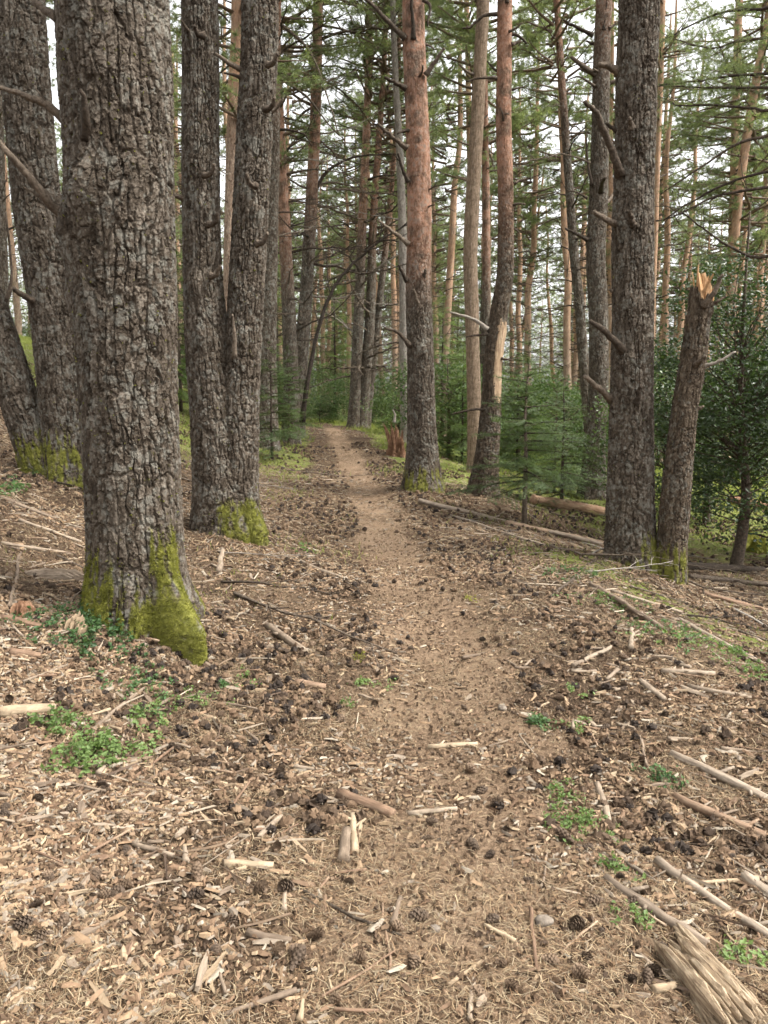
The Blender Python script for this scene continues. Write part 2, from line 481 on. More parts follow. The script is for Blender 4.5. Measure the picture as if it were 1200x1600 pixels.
# ------------------------------------------------------------------ trunks with bark relief
def trunk_mesh(name, P, R, mat, res, zvis, cell=.07, aspect=2.1, depth=.02, flake=.006, lobes=(), flare=.35, flare_h=.18, orange=None,
               moss=None, knots=(), seed=0, crack=.22, bend=0.03, jag=0.0):
    """P, R: centre line (relative to the tree's base) and radii; zvis: fine rings up to this height"""
    cl = catmull(np.column_stack([P, R]), 10)
    P, R = cl[:, :3], cl[:, 3]
    s = np.concatenate([[0], np.cumsum(np.linalg.norm(np.diff(P, axis=0), axis=1))])
    svis = np.interp(zvis, P[:, 2], s)
    ss = np.concatenate([np.arange(0, svis, res * 1.15), np.arange(svis, s[-1], .22), [s[-1]]])
    C3 = np.stack([np.interp(ss, s, P[:, k]) for k in range(3)], -1)
    rr = np.interp(ss, s, R)
    k = np.ones(9) / 9
    T = unit(np.gradient(C3, axis=0))
    N = unit(np.array([1.0, 0, 0]) - T * T[:, :1]); B = np.cross(T, N)
    rm = float(np.max(np.interp(np.linspace(0.3, max(zvis, .6), 9), P[:, 2], R)))
    na = int(max(10, min(420, 2 * PI * rm / res)))
    a = np.arange(na) * 2 * PI / na
    A, S = np.meshgrid(a, ss); RR = np.broadcast_to(rr[:, None], A.shape)
    base_s = np.interp(0.0, P[:, 2], s)
    hgt = np.maximum(S - base_s, 0)
    ca, sa = np.cos(A), np.sin(A)
    rad = RR * (1 + bend * fbm(ca * 1.3, sa * 1.3, S * 1.6, seed + 1, 3))
    fl = np.exp(-hgt / flare_h) * flare * RR * (.55 + .45 * np.cos(A * 3 + seed) * np.cos(A * 2 + seed * 2.3))
    rad = rad + np.maximum(fl, 0)
    for la, amp, wid, lh in lobes:
        da = np.angle(np.exp(1j * (A - la)))
        rad = rad + amp * np.exp(-(da / wid) ** 2) * np.exp(-(hgt / lh) ** 1.3)
    for ks, ka, amp, size in knots:
        da = np.angle(np.exp(1j * (A - ka))) * RR
        rad = rad + amp * np.exp(-((da / size) ** 2 + ((S - base_s - ks) / (size * 1.3)) ** 2))
    # bark: long vertical fissures, plates between them, thin flakes on the plates
    fade = 1 - .8 * (orange(hgt) if orange else 0)
    wu = .6 * fbm(ca * rm / cell * .3, sa * rm / cell * .3, S / cell * .16, seed + 3, 3)
    wv = .7 * fbm(ca * rm / cell * .4, sa * rm / cell * .4, S / cell * .25, seed + 4, 2)
    rag = .11 * fbm(ca * rm / cell * 3.2, sa * rm / cell * 3.2, S / cell * 2.6, seed + 6, 3)
    rag2 = .11 * fbm(ca * rm / cell * 3.2, sa * rm / cell * 3.2, S / cell * 2.6, seed + 7, 3)
    pu = max(5, round(2 * PI * rm / cell))
    f1, f2, cid, du, dv = worley(A / (2 * PI) * pu + wu + rag, S / (cell * aspect * 2.0) + wv * .5 + rag2 * .5, pu, seed + 20)
    fis = sstep(.03, crack, f2 - f1)
    c2 = cell * .62; pu2 = max(8, round(2 * PI * rm / c2))
    g1, g2, cid2, du2, dv2 = worley(A / (2 * PI) * pu2 + wu * 1.3 + rag * 1.4, S / (c2 * aspect * 1.0) + wv + rag2 * 1.2, pu2, seed + 40)
    pl2 = sstep(.0, crack * .75, g2 - g1)
    c3 = cell * .26; pu3 = max(12, round(2 * PI * rm / c3))
    k1, k2, cid3, du3, dv3 = worley(A / (2 * PI) * pu3 + wu * 3, S / (c3 * 1.3) + wv * 3, pu3, seed + 60)
    mod = .28 + .72 * sstep(-.45, .4, fbm(ca * rm / cell * .8, sa * rm / cell * .8, S / cell * .5, seed + 9, 2))
    disp = depth * fade * (fis - 1) * (.5 + .5 * mod) + depth * .62 * fade * mod * (pl2 - 1) + depth * .16 * fade * (cid2 - .5) * pl2
    disp = disp + flake * (.55 * (cid3 - .5) - .45 * dv3) - flake * .5 * dv2
    disp = disp + flake * .25 * fbm(ca * rm * 70, sa * rm * 70, S * 60, seed + 8, 2)
    cid2 = cid2 * .5 + cid3 * .5
    fine = (S < svis)
    mo = np.zeros(A.shape)
    if moss:
        mo = np.clip(moss(A, hgt), 0, 1.6)
        mn = fbm(ca * rm * 44, sa * rm * 44, S * 7, seed + 12, 4)
        mo = (mo + 1.1 * mn * np.minimum(1, mo * 3)) * (.45 + .55 * pl2)
        mb_ = sstep(.4, .75, mo)
        disp = disp * (1 - .55 * mb_) + mb_ * (.003 + .005 * fbm(ca * rm * 30, sa * rm * 30, S * 26, seed + 13, 3))
    rad = np.maximum(rad + disp * np.minimum(1, RR / (rm * .5 + 1e-6)), .004)
    V = C3[:, None, :] + (N[:, None, :] * ca[:, :, None] + B[:, None, :] * sa[:, :, None]) * rad[:, :, None]
    if jag:                                          # a snapped stem ends in a torn rim
        tear = .9 * fbm(np.cos(a) * 1.2, np.sin(a) * 1.2, 0.0, seed, 2) + .6 * noise3(np.cos(a) * 7, np.sin(a) * 7, 2.0, seed) - .25 * np.cos(a)
        V[:, :, 2] += jag * sstep(ss[-1] - .22, ss[-1], S) * tear[None, :]
    m = len(ss)
    i = np.arange(m - 1)[:, None] * na; j = np.arange(na)[None, :]; j2 = (j + 1) % na
    q = np.stack([i + j, i + j2, i + na + j2, i + na + j], -1).reshape(-1, 4)
    org = (orange(hgt) if orange else np.zeros(A.shape))
    V = V.reshape(-1, 3)
    top = np.arange(na); V = np.vstack([V, C3[-1] + T[-1] * (.01 - jag)])
    tcap = np.stack([np.full(na, len(V) - 1), (m - 1) * na + top, (m - 1) * na + (top + 1) % na], -1)
    pad = lambda z: np.append(z.ravel(), 0)
    me = new_mesh(name, V, [q, tcap], mat, {'plate': pad(cid * .35 + cid2 * .65), 'orange': pad(np.broadcast_to(org, A.shape)), 'moss': pad(mo)}, smooth=res > .012)
    return me, V[:-1].reshape(m, na, 3), mo

def fuzz(name, V, mask, parent, r, count, length=.010, width=.0024, mat=None):
    """a pelt of short moss shoots standing on part of a trunk surface"""
    m, na, _ = V.shape
    idx = np.argwhere(mask[:-1] + r.normal(0, .28, mask[:-1].shape) > .74)
    if len(idx) < 10: return
    dP = V[1:, :, :] - V[:-1, :, :]; dA = np.roll(V, -1, 1) - V
    ii = idx[r.integers(0, len(idx), count)]
    p = V[ii[:, 0], ii[:, 1]] + dP[ii[:, 0], ii[:, 1]] * r.random((count, 1)) + dA[ii[:, 0], ii[:, 1]] * r.random((count, 1))
    nr = unit(np.cross(dA[ii[:, 0], ii[:, 1]], dP[ii[:, 0], ii[:, 1]]))
    d = unit(nr + r.normal(0, .6, (count, 3)) + np.array([0, 0, .35]))
    sd_ = unit(np.cross(d, r.normal(0, 1, (count, 3)))) * width * r.uniform(.6, 1.3, (count, 1))
    L = length * r.uniform(.5, 1.4, (count, 1))
    v = np.stack([p - sd_ - nr * .003, p + sd_ - nr * .003, p + d * L], 1).reshape(-1, 3)
    o = link(name, new_mesh(name, v, np.arange(count * 3).reshape(-1, 3), mat or M['moss'], smooth=False), parent)
    o['kind'] = 'stuff'

# dead branches: a few shapes along +X that every tree copies
def branch_mesh(name, r, length, r0, mat, twigs=5, curve=.15, kink=.04, nseg=9, sides=5, taper=.25):
    mb = MB()
    x = np.linspace(0, length, nseg)
    w1 = np.cumsum(r.normal(0, kink, nseg)) * length / nseg * 2; w2 = np.cumsum(r.normal(0, kink, nseg)) * length / nseg * 2
    P = np.stack([x, w1 - w1[0], w2 - w2[0] + curve * length * (x / length) ** 2], -1)
    rad = r0 * (1 - (1 - taper) * (x / length) ** .8)
    tube(mb, P, rad, sides, True, .12, r)
    for k in range(twigs):
        t = r.uniform(.25, .97); i = min(int(t * (nseg - 1)), nseg - 2)
        p = P[i] + (P[i + 1] - P[i]) * (t * (nseg - 1) - i)
        d = unit(np.array([r.uniform(.3, 1), r.choice([-1, 1]) * r.uniform(.4, 1.1), r.uniform(-.35, .5)]))
        L = length * r.uniform(.12, .42) * (1.1 - t * .6)
        n = 5; tt = np.linspace(0, 1, n)[:, None]
        Q = p + d * L * tt + np.array([.25, 0, r.uniform(-.25, .35)]) * L * tt ** 2 + r.normal(0, .02 * L, (n, 3)) * tt
        tube(mb, Q, np.linspace(rad[i] * .5, rad[i] * .15 + .001, n), 4, False)
        for kk in range(2):
            i2 = r.integers(1, n - 1); d2 = unit(d + r.normal(0, .7, 3)); L2 = L * r.uniform(.25, .5)
            tube(mb, Q[i2] + d2 * L2 * np.linspace(0, 1, 3)[:, None], np.linspace(rad[i] * .25 + .001, .0012, 3), 3, False)
    return mb.mesh(name, mat)
_r = np.random.default_rng(21)
DEAD = [branch_mesh('dead_branch', _r, 1.0, .016, M['branch'], 7, c, .07) for c in (.18, -.12, .3, .05, -.25, .12)]
DEAD_PALE = [branch_mesh('dead_branch', _r, 1.0, .014, M['branch_pale'], 5, c, .07) for c in (-.1, .15, .3)]
STUB = [branch_mesh('branch_stub', _r, 1.0, .11, M['branch'], 0, c, .09, 5, 6, .45) for c in (.2, -.1, .5)]

TRUNK = {}
def px_branch(name, tree, base, pts, Y, w, r, mat, dY=None, twigs=0, tip=.35):
    """a branch whose line was read off the photograph; Y distances per point"""
    dY = dY or [0] * len(pts)
    P = catmull(np.array([at(a, b, Y + d) for (a, b), d in zip(pts, dY)]), 5) - base
    P = P + r.normal(0, .10 * w * pxsize(at(*pts[0], Y)), P.shape) * np.linspace(0, 1, len(P))[:, None]
    r0 = w * .84 * pxsize(at(*pts[0], Y)) / 2
    mb = MB(); L = np.linalg.norm(P[-1] - P[0])
    tube(mb, P, np.linspace(r0 * 1.15, r0 * tip, len(P)) * (1 + .3 * np.exp(-np.linspace(0, 1, len(P)) / .08)), 9, True, .17, r)
    for k in range(twigs):
        i = r.integers(len(P) // 4, len(P) - 1); d = unit(unit(P[i] - P[i - 1]) + r.normal(0, .55, 3))
        l = L * r.uniform(.12, .3)
        Q = P[i] + d * l * np.linspace(0, 1, 4)[:, None] + r.normal(0, .02 * l, (4, 3))
        tube(mb, Q, np.linspace(r0 * .3, r0 * .08 + .001, 4), 4, False)
    return link(name, mb.mesh(name, mat), TRUNK.get(tree.name, tree))

# ------------------------------------------------------------------ needle crowns shared by the pines
def tufts(pos, dirs, r, per=12, length=.10, width=.006, spread=.75, droop=0.0):
    n = len(pos)
    p = np.repeat(pos, per, 0); d = np.repeat(dirs, per, 0)
    d = unit(d + r.normal(0, spread, d.shape) - np.array([0, 0, droop]))
    s_ = unit(np.cross(d, r.normal(0, 1, d.shape))) * width
    L = length * r.uniform(.6, 1.25, (n * per, 1))
    base = p + d * L * .05 - d * r.uniform(0, .6, (n * per, 1)) * 0
    v = np.stack([base - s_, base + s_, base + d * L], 1).reshape(-1, 3)
    return v, np.arange(n * per * 3).reshape(-1, 3)

def pine_crown(seed, h0, h1, R, per=15, whorl=.5, dens=1.2, nl=.14, nw=.006):
    r = np.random.default_rng(seed)
    wood = MB(); tp, td = [], []
    z = h0
    while z < h1 - .3:
        t = (z - h0) / (h1 - h0)
        prof = (.45 + 1.1 * t if t < .4 else 1.0 * (1 - ((t - .4) / .62) ** 1.6)) * R
        for k in range(r.integers(3, 6)):
            a = r.uniform(0, 2 * PI); L = max(.5, prof * r.uniform(.55, 1.15))
            d0 = np.array([math.cos(a), math.sin(a), 0]); side = np.array([-d0[1], d0[0], 0])
            n = 8; tt = np.linspace(0, 1, n)
            rise = r.uniform(-.15, .35)
            P = np.array([0, 0, z + r.uniform(-.2, .2)]) + d0 * L * tt[:, None] + np.array([0, 0, 1.0]) * (L * (rise * tt + r.uniform(-.1, .28) * tt ** 2))[:, None]
            P = P + side * (np.cumsum(r.normal(0, .05, n)) * L / 3)[:, None]
            tube(wood, P, np.linspace(.022 + .012 * L, .006, n), 4, False)
            nt = int(3 + L * 4.5)
            for q in range(nt):
                s_ = r.uniform(.3, 1.0); i = min(int(s_ * (n - 1)), n - 2); p = P[i] + (P[i + 1] - P[i]) * (s_ * (n - 1) - i)
                d = unit(d0 * r.uniform(.3, 1) + side * r.uniform(-1, 1) + np.array([0, 0, r.uniform(-.15, .45)]))
                l = L * r.uniform(.12, .36); m = max(2, int(l / .09 * dens))
                if q % 2 == 0: tube(wood, p + d * l * np.linspace(0, 1, 3)[:, None], np.linspace(.008, .003, 3), 3, False)
                ts = r.uniform(.25, 1.05, m)[:, None]
                tp.append(p + d * l * ts + r.normal(0, .045, (m, 3))); td.append(np.broadcast_to(d, (m, 3)))
        z += whorl * r.uniform(.6, 1.3)
    v, t = tufts(np.concatenate(tp), np.concatenate(td), r, per, nl, nw)
    return new_mesh('crown', v, t, M['pine_needles'], smooth=False), wood.mesh('crown_branches', M['bark_far'])
CROWNS = [pine_crown(100 + k, h0, h1, R) for k, (h0, h1, R) in enumerate([(4.0, 15, 2.2), (6.0, 16, 2.2), (8.0, 17, 2.4), (2.4, 13, 2.3)])]
HIGH = [pine_crown(140 + k, 9.5 + k, 15 + k, 1.7, 7, .9, .4) for k in range(2)]

# ------------------------------------------------------------------ the pines one can tell apart
def pine(name, Y, pts, label, mat='bark', group=None, res=.010, top=15.0, cell=.05, depth=.012, flake=.004, orange=None, moss=None, lobes=(),
         knots=(), flare=.35, flare_h=.2, seed=0, crown=0, fuzzn=0, dead=(), cat='pine tree', stems=None, aspect=2.1, maxz=None, crack=.22, bend=.03):
    """pts: (x, y, width) in photograph pixels up the trunk, at Y metres"""
    r = np.random.default_rng(1000 + seed)
    stems = stems or [pts]
    w0 = at(pts[0][0], pts[0][1], Y)
    base = np.array([w0[0], Y, float(height(w0[0], Y))])
    t = empty(name, base, label, cat, group)
    trunks = []
    for si, pp in enumerate(stems):
        W = np.array([at(a, b, Y) for a, b, c in pp]); R = np.array([c * pxsize(p) / 2 for (a, b, c), p in zip(pp, W)])
        g = float(height(W[0][0], Y))
        lead = W[1] - W[0]; lead = lead / max(lead[2], .05)
        if W[0][2] > g - .15:
            W = np.vstack([W[0] - lead * (W[0][2] - g + .22), W]); R = np.append(R[0] * 1.03, R)
        topz = base[2] + (top if si == 0 else top * .93)
        zv = W[-1][2]
        if maxz is None and W[-1][2] < topz - 1:
            dirn = W[-1] - W[-2]; dirn = dirn / dirn[2]
            for f_ in (.3, .65, 1.0):
                z = zv + (topz - zv) * f_
                off = dirn[:2] * (z - zv) * (.6 if f_ < .5 else .4)
                W = np.vstack([W, [W[len(W) - 1][0] if False else W[-1][0] + off[0] * .3, W[-1][1] + off[1] * .3, z]])
                R = np.append(R, max(.03, R[-1] * (.86 if f_ < .5 else .6 if f_ < .8 else .25)))
        P = W - base
        org = (lambda h, o=orange: sstep(o[0], o[1], h)) if orange else None
        me, V, mo = trunk_mesh('trunk', P, R, M[mat], res, zv - base[2] + .4, cell, aspect, depth, flake, lobes, flare, flare_h, org, moss, knots, seed * 7 + si * 3, crack, bend, .09 if maxz else 0.0)
        tob = link('trunk', me, t); trunks.append((tob, P, R)); TRUNK.setdefault(t.name, tob)
        if fuzzn: fuzz('moss', V, mo, tob, r, fuzzn // len(stems))
    if crown is not None:
        lst = HIGH if crown >= 10 else CROWNS
        cm, cw = lst[crown % 10 % len(lst)]
        P = trunks[0][1]; sc_ = top / (17.0 if crown < 10 else 16.5)
        xt = np.interp(top * .7, P[:, 2], P[:, 0]); yt = np.interp(top * .7, P[:, 2], P[:, 1]); rz = r.uniform(0, 6.28)
        co = link('crown', cm, t, (xt, yt, 0), (0, 0, rz), (1, 1, sc_)); link('crown_branches', cw, co)['kind'] = 'stuff'
    # whorls of dead limbs: (z0, z1, count, min length, max length, set)
    for z0, z1, cnt, l0, l1, kind in dead:
        ti = r.integers(0, len(trunks), cnt)
        for k in range(cnt):
            P, R = trunks[ti[k]][1:]
            z = r.uniform(z0, z1); x, y = np.interp(z, P[:, 2], P[:, 0]), np.interp(z, P[:, 2], P[:, 1]); rad = np.interp(z, P[:, 2], R)
            a = r.uniform(0, 2 * PI); L = r.uniform(l0, l1)
            lib = {'dead': DEAD, 'pale': DEAD_PALE, 'stub': STUB}[kind]
            o = link('branch_stub' if kind == 'stub' else 'dead_branch', lib[r.integers(0, len(lib))], trunks[ti[k]][0],
                     (x + math.cos(a) * rad * .8, y + math.sin(a) * rad * .8, z), (r.uniform(-.6, .6), r.uniform(-.45, .25), a), L)
    return t, base

R1 = np.random.default_rng(5)
def lobe(deg, amp, wid, h): return (math.radians(deg), amp, wid, h)

# A: the big trunk on the left
def mossA(A, h):
    side = .72 + .28 * np.cos(A - math.radians(-60))
    strip = np.exp(-(np.angle(np.exp(1j * (A - math.radians(-40)))) / .34) ** 2)
    left = np.exp(-(np.angle(np.exp(1j * (A - math.radians(-128)))) / .65) ** 2)
    return .78 * left * (1 - sstep(.10, .52, h)) + 1.05 * strip * (1 - sstep(.25, .66, h)) + .45 * (1 - sstep(.02, .22, h)) * side + .4 * strip * (1 - sstep(.0, .2, h))
tA, bA = pine('big_pine_tree', 4.4, [(212, 985, 152), (212, 900, 147), (210, 800, 146), (200, 600, 149), (192, 400, 160), (185, 200, 166), (176, 0, 172)],
     'very thick foreground pine with deeply cracked grey-brown bark and mossy foot at left', res=.005, cell=.058, depth=.017, flake=.006,
     lobes=[lobe(-38, .31, .24, .23), lobe(-75, .06, .3, .2), lobe(-120, .05, .4, .15), lobe(40, .12, .4, .2)], flare=.10, moss=mossA, fuzzn=40000, seed=1, crown=10,
     knots=[(2.05, math.radians(-150), .05, .12), (2.25, math.radians(-115), .05, .10), (1.75, math.radians(175), .05, .1)], top=17, crack=.20)
for pts, dY, w in [([(118, 352), (80, 318), (35, 262), (-25, 195)], [0, -.1, -.2, -.3], 25), ([(112, 200), (75, 165), (35, 148), (-20, 132)], [0, -.05, -.1, -.1], 20),
                   ([(135, 215), (134, 175), (128, 143)], [-.24, -.32, -.36], 21), ([(100, 35), (66, 12), (40, -12)], [0, .05, .1], 22),
                   ([(120, 360), (113, 340), (106, 300)], [-.1, -.15, -.2], 12)]:
    px_branch('dead_branch', tA, bA, pts, 4.4, w * .82, R1, M['branch'], dY, twigs=2 if len(pts) > 3 else 0)

# B: twin behind it
def mossB(A, h): return .95 * (1 - sstep(.12, .55, h)) * (.6 + .4 * np.cos(A + 1.3))
tB, bB = pine('twin_pine_tree', 7.2, None or [(110, 735, 80), (100, 650, 72), (84, 500, 71), (56, 300, 72), (38, 100, 74), (31, 0, 75)],
     'two-stemmed pine with mossy shared base behind the big trunk, one stem leaning left',
     stems=[[(110, 735, 80), (100, 650, 72), (84, 500, 71), (56, 300, 72), (38, 100, 74), (31, 0, 75)], [(72, 738, 64), (42, 660, 60), (16, 580, 57), (-16, 480, 54), (-60, 330, 48)]],
     res=.009, cell=.055, depth=.02, flake=.006, moss=mossB, fuzzn=14000, seed=2, crown=11, flare=.3)
px_branch('dead_branch', tB, bB, [(52, 470), (30, 458), (18, 450), (10, 470), (18, 420), (8, 330)], 7.2, 9, R1, M['branch'], [-.2, -.3, -.35, -.4, -.4, -.4])

# C: fused twin
def mossC(A, h): return 1.05 * np.exp(-(np.angle(np.exp(1j * (A - math.radians(-50)))) / .7) ** 2) * (1 - sstep(.1, .34, h))
tC, bC = pine('forked_pine_tree', 6.75, [(345, 838, 91), (344, 760, 85), (337, 650, 80), (324, 540, 68), (316, 400, 60), (313, 200, 58), (312, 0, 57)],
     'pine forked low into two straight grey-brown stems, right of the big trunk',
     stems=[[(345, 838, 91), (344, 760, 85), (337, 650, 80), (324, 540, 68), (316, 400, 60), (313, 200, 58), (312, 0, 57)],
            [(370, 840, 74), (370, 760, 70), (372, 650, 67), (380, 540, 58), (390, 350, 56), (398, 200, 57), (406, 0, 58)]],
     res=.0085, cell=.052, depth=.018, flake=.006, lobes=[lobe(-38, .13, .4, .2)], moss=mossC, fuzzn=14000, seed=3, crown=10,
     knots=[(2.0, -1.9, .03, .07), (2.6, -1.2, .03, .07), (1.6, -1.5, .03, .07)], dead=[(2.2, 4.6, 9, .1, .25, 'stub')], flare=.12)
px_branch('dead_branch', tC, bC, [(366, 560), (366, 520), (363, 490)], 6.75, 8, R1, M['branch'], [-.2, -.25, -.27])
for z_, x_, sgn in [(345, 332, 1), (268, 325, 1), (425, 335, 1), (285, 395, -1), (375, 408, 1), (95, 424, 1), (165, 420, 1), (50, 312, -1)]:
    px_branch('branch_stub', tC, bC, [(x_ - 6 * sgn, z_ + 6), (x_ + 4 * sgn, z_ + 3), (x_ + 9 * sgn, z_ - 12)], 6.75, 10, R1, M['branch'], [-.17, -.22, -.26], tip=.6)

# I: the tall tree right of the path
def mossI(A, h): return .75 * (1 - sstep(.0, .38, h)) * (.65 + .35 * np.cos(A + 1.6))
tI, bI = pine('red_pine_tree', 10.1, [(661, 765, 60), (660, 700, 49), (658, 620, 44), (657, 550, 41), (654, 465, 41), (655, 383, 38), (655, 330, 38), (652, 200, 36), (648, 100, 36), (646, 0, 35)],
     'straight pine with salmon-red upper bark standing beside the path in the middle', res=.0095, cell=.045, depth=.014, flake=.0045, orange=(2.0, 3.4),
     moss=mossI, fuzzn=5000, seed=4, crown=11, dead=[(2.5, 6.5, 9, .10, .22, 'stub')], flare=.3, knots=[(2.55, -1.3, .03, .08), (3.2, -1.5, .025, .07), (1.7, -1.5, .03, .08)])
for pts, w in [([(634, 60), (612, 40), (575, 0), (560, -25)], 9), ([(634, 138), (618, 130), (600, 120)], 9), ([(636, 232), (618, 218), (590, 194)], 9), ([(638, 382), (618, 365), (590, 344)], 8),
               ([(646, 62), (645, 30), (640, -15)], 8), ([(665, 118), (680, 95), (694, 76)], 9), ([(662, 0), (672, 10), (668, 40)], 6), ([(638, 285), (628, 262), (622, 240)], 7),
               ([(640, 540), (622, 520), (600, 512)], 8), ([(655, 480), (650, 466), (647, 452)], 9), ([(658, 440), (662, 430), (665, 420)], 9), ([(636, 440), (628, 425), (622, 415)], 7)]:
    px_branch('dead_branch', tI, bI, pts, 10.1, w, R1, M['branch'], [-.12 - .05 * k for k in range(len(pts))], tip=.5)

# L: bent tree with a peeled patch
tL, bL = pine('peeled_pine_tree', 10.2, [(754, 775, 46), (762, 700, 37), (767, 640, 33), (770, 560, 28), (778, 500, 29), (788, 440, 27), (790, 400, 26), (790, 300, 24), (787, 200, 24), (788, 100, 23), (789, 0, 23)],
     'slightly bent pine with bark peeled off in a patch, right of the path', mat='bark_dark', res=.0095, cell=.036, depth=.010, flake=.004, orange=(2.6, 4.6), seed=5, crown=10,
     dead=[(2.8, 6.2, 8, .1, .25, 'stub')], flare=.35)
def patch(parent, base, pts, Y, mat, r, extra=.006, a0=-2.5, a1=-.4, name='bare_wood'):
    W = np.array([at(a, b, Y) for a, b, c in pts]) - base; R = np.array([c * pxsize(at(a, b, Y)) / 2 for a, b, c in pts])
    cl = catmull(np.column_stack([W, R]), 12); na = 26
    a = np.linspace(a0, a1, na)
    m = len(cl); tt = np.linspace(0, 1, m)[:, None]
    edge = .35 * (np.abs(tt - .5) * 2) ** 3 + .18 * fbm(tt * 5, tt * 0, 0, 77, 3)
    A = a[None, :] * (1 - edge) + (a0 + a1) / 2 * edge
    endz = np.array([fbm(a * 4, a * 0, 0, 71, 3), fbm(a * 4, a * 0 + 5, 0, 72, 3)]) * .06
    rad = (cl[:, 3:4] + extra) * (1 + .03 * fbm(np.cos(A) * 6, np.sin(A) * 6, tt * 3, 9, 3)) - .02 * ((np.abs(np.linspace(-1, 1, na))[None, :]) ** 8) - .012 * (np.abs(tt - .5) * 2) ** 10
    V = np.stack([cl[:, 0:1] + np.cos(A) * rad, cl[:, 1:2] + np.sin(A) * rad, cl[:, 2:3] + endz[0] * (1 - tt) + endz[1] * tt], -1)
    i = np.arange(m - 1)[:, None] * na; j = np.arange(na - 1)[None, :]
    q = np.stack([i + j, i + j + 1, i + na + j + 1, i + na + j], -1).reshape(-1, 4)
    o = link(name, new_mesh(name, V.reshape(-1, 3), q, mat), TRUNK.get(parent.name, parent)); o['label'] = 'pale peeled wood without bark'
patch(tL, bL, [(767, 640, 31), (769, 600, 29), (771, 560, 28), (776, 520, 28), (779, 505, 28)], 10.2, M['peeled'], R1, .004, -1.75, -.1)
for pts, w in [([(777, 22), (755, 25), (735, 42), (722, 45)], 6), ([(777, 122), (750, 122), (728, 127)], 5), ([(800, 70), (815, 63)], 7), ([(800, 140), (822, 135)], 4),
               ([(762, 515), (742, 500), (702, 487)], 8), ([(762, 522), (745, 524), (728, 526)], 5), ([(792, 5), (790, -20)], 6), ([(803, 287), (822, 278)], 5),
               ([(783, 560), (800, 562), (812, 560)], 4), ([(760, 640), (735, 640), (705, 648)], 5)]:
    px_branch('dead_branch', tL, bL, pts, 10.2, w, R1, M['branch_pale'] if pts[0] == (762, 515) else M['branch'], [-.08] * len(pts), tip=.5)

# K: barkless snag, N, O, P
tK, bK = pine('barkless_pine_trunk', 13.6, [(742, 720, 24), (741, 640, 22), (739, 560, 21), (737, 480, 22), (735, 400, 22), (739, 300, 22), (745, 200, 21), (750, 100, 20), (755, 0, 20)],
     'tall dead trunk stripped of bark, pale tan, just left of the bent pine', mat='snag', res=.012, cell=.03, depth=.004, flake=.003, aspect=6, seed=6, crown=None, top=11, cat='dead tree',
     dead=[(1.5, 7, 6, .08, .3, 'stub')])
tN, bN = pine('straight_pine_tree', 13.4, [(925, 780, 42), (929, 700, 34), (935, 600, 31), (935, 500, 30), (931, 400, 30), (935.5, 300, 29), (938, 200, 27), (940, 100, 26), (944, 0, 25)],
     'slim grey pine just left of the thick right-hand trunk, fallen log at its foot', res=.011, cell=.036, depth=.010, flake=.004, orange=(6.0, 9.5), seed=7, crown=11,
     dead=[(3, 7.5, 10, .15, .5, 'stub')], mat='bark')
for pts, w in [([(927, 55), (905, 45), (880, 32)], 7), ([(943, 48), (946, 20), (950, -10)], 6), ([(918, 375), (900, 365), (883, 357)], 7), ([(925, 290), (918, 250), (916, 208)], 5), ([(952, 45), (965, 35)], 5),
               ([(922, 255), (905, 247), (876, 240)], 4), ([(918, 310), (900, 300), (885, 298)], 4), ([(930, 135), (905, 120), (888, 125)], 4)]:
    px_branch('dead_branch', tN, bN, pts, 13.4, w, R1, M['branch'], [-.1] * len(pts), twigs=2, tip=.5)
def mossO(A, h): return 1.0 * np.exp(-(np.angle(np.exp(1j * (A - math.radians(-45)))) / .6) ** 2) * (1 - sstep(.08, .42, h)) + .4 * (1 - sstep(0, .15, h))
tO, bO = pine('thick_pine_tree', 7.0, [(984, 925, 84), (985, 860, 77), (985, 800, 74), (986, 700, 69), (987, 600, 65), (989, 500, 65), (989, 400, 64), (990, 300, 62), (993, 200, 62), (995, 100, 63), (1000, 0, 62)],
     'thick grey-brown pine with stubby dead limbs on the right, broken stem beside it', res=.0085, cell=.048, depth=.017, flake=.006, moss=mossO, fuzzn=6000, seed=8, crown=11,
     dead=[], flare=.15, lobes=[lobe(-60, .07, .5, .2)], knots=[(2.25, -1.9, .03, .08), (1.75, -2.2, .03, .08), (2.9, -2.4, .03, .08)])
for pts, dY, w in [([(970, 275), (952, 225), (932, 178), (914, 160)], [-.1, -.2, -.28, -.33], 13), ([(968, 352), (950, 344), (925, 329)], [-.05, -.12, -.2], 12), ([(966, 112), (950, 104), (934, 100)], [0, -.05, -.1], 14),
                   ([(976, 550), (952, 525), (922, 502)], [-.12, -.2, -.25], 14), ([(955, 624), (935, 606), (912, 588)], [0, -.1, -.15], 13), ([(964, 204), (954, 198), (947, 192)], [0, 0, 0], 8),
                   ([(987, 200), (985, 190), (983, 184)], [-.18, -.21, -.24], 11), ([(990, 352), (986, 342), (984, 330)], [-.18, -.21, -.24], 11), ([(994, 630), (998, 618), (1002, 600)], [-.19, -.22, -.24], 10),
                   ([(958, 455), (950, 452)], [0, 0], 6)]:
    px_branch('dead_branch', tO, bO, pts, 7.0, w, R1, M['branch'], dY, tip=.55)
def mossP(A, h): return .9 * (1 - sstep(.08, .4, h)) * (.5 + .5 * np.cos(A + 2.2))
tP, bP = pine('broken_pine_snag', 6.8, [(1044, 945, 50), (1048, 870, 46), (1055, 787, 46), (1062, 710, 43), (1070, 637, 40), (1083, 562, 40), (1091, 500, 37), (1097, 462, 37)],
     'leaning pine snapped off at head height with a splintered orange top', mat='bark_dark', res=.0075, cell=.045, depth=.013, flake=.005, moss=mossP, fuzzn=4000, seed=9, crown=None, top=2.6, maxz=1, cat='dead tree', flare=.15)
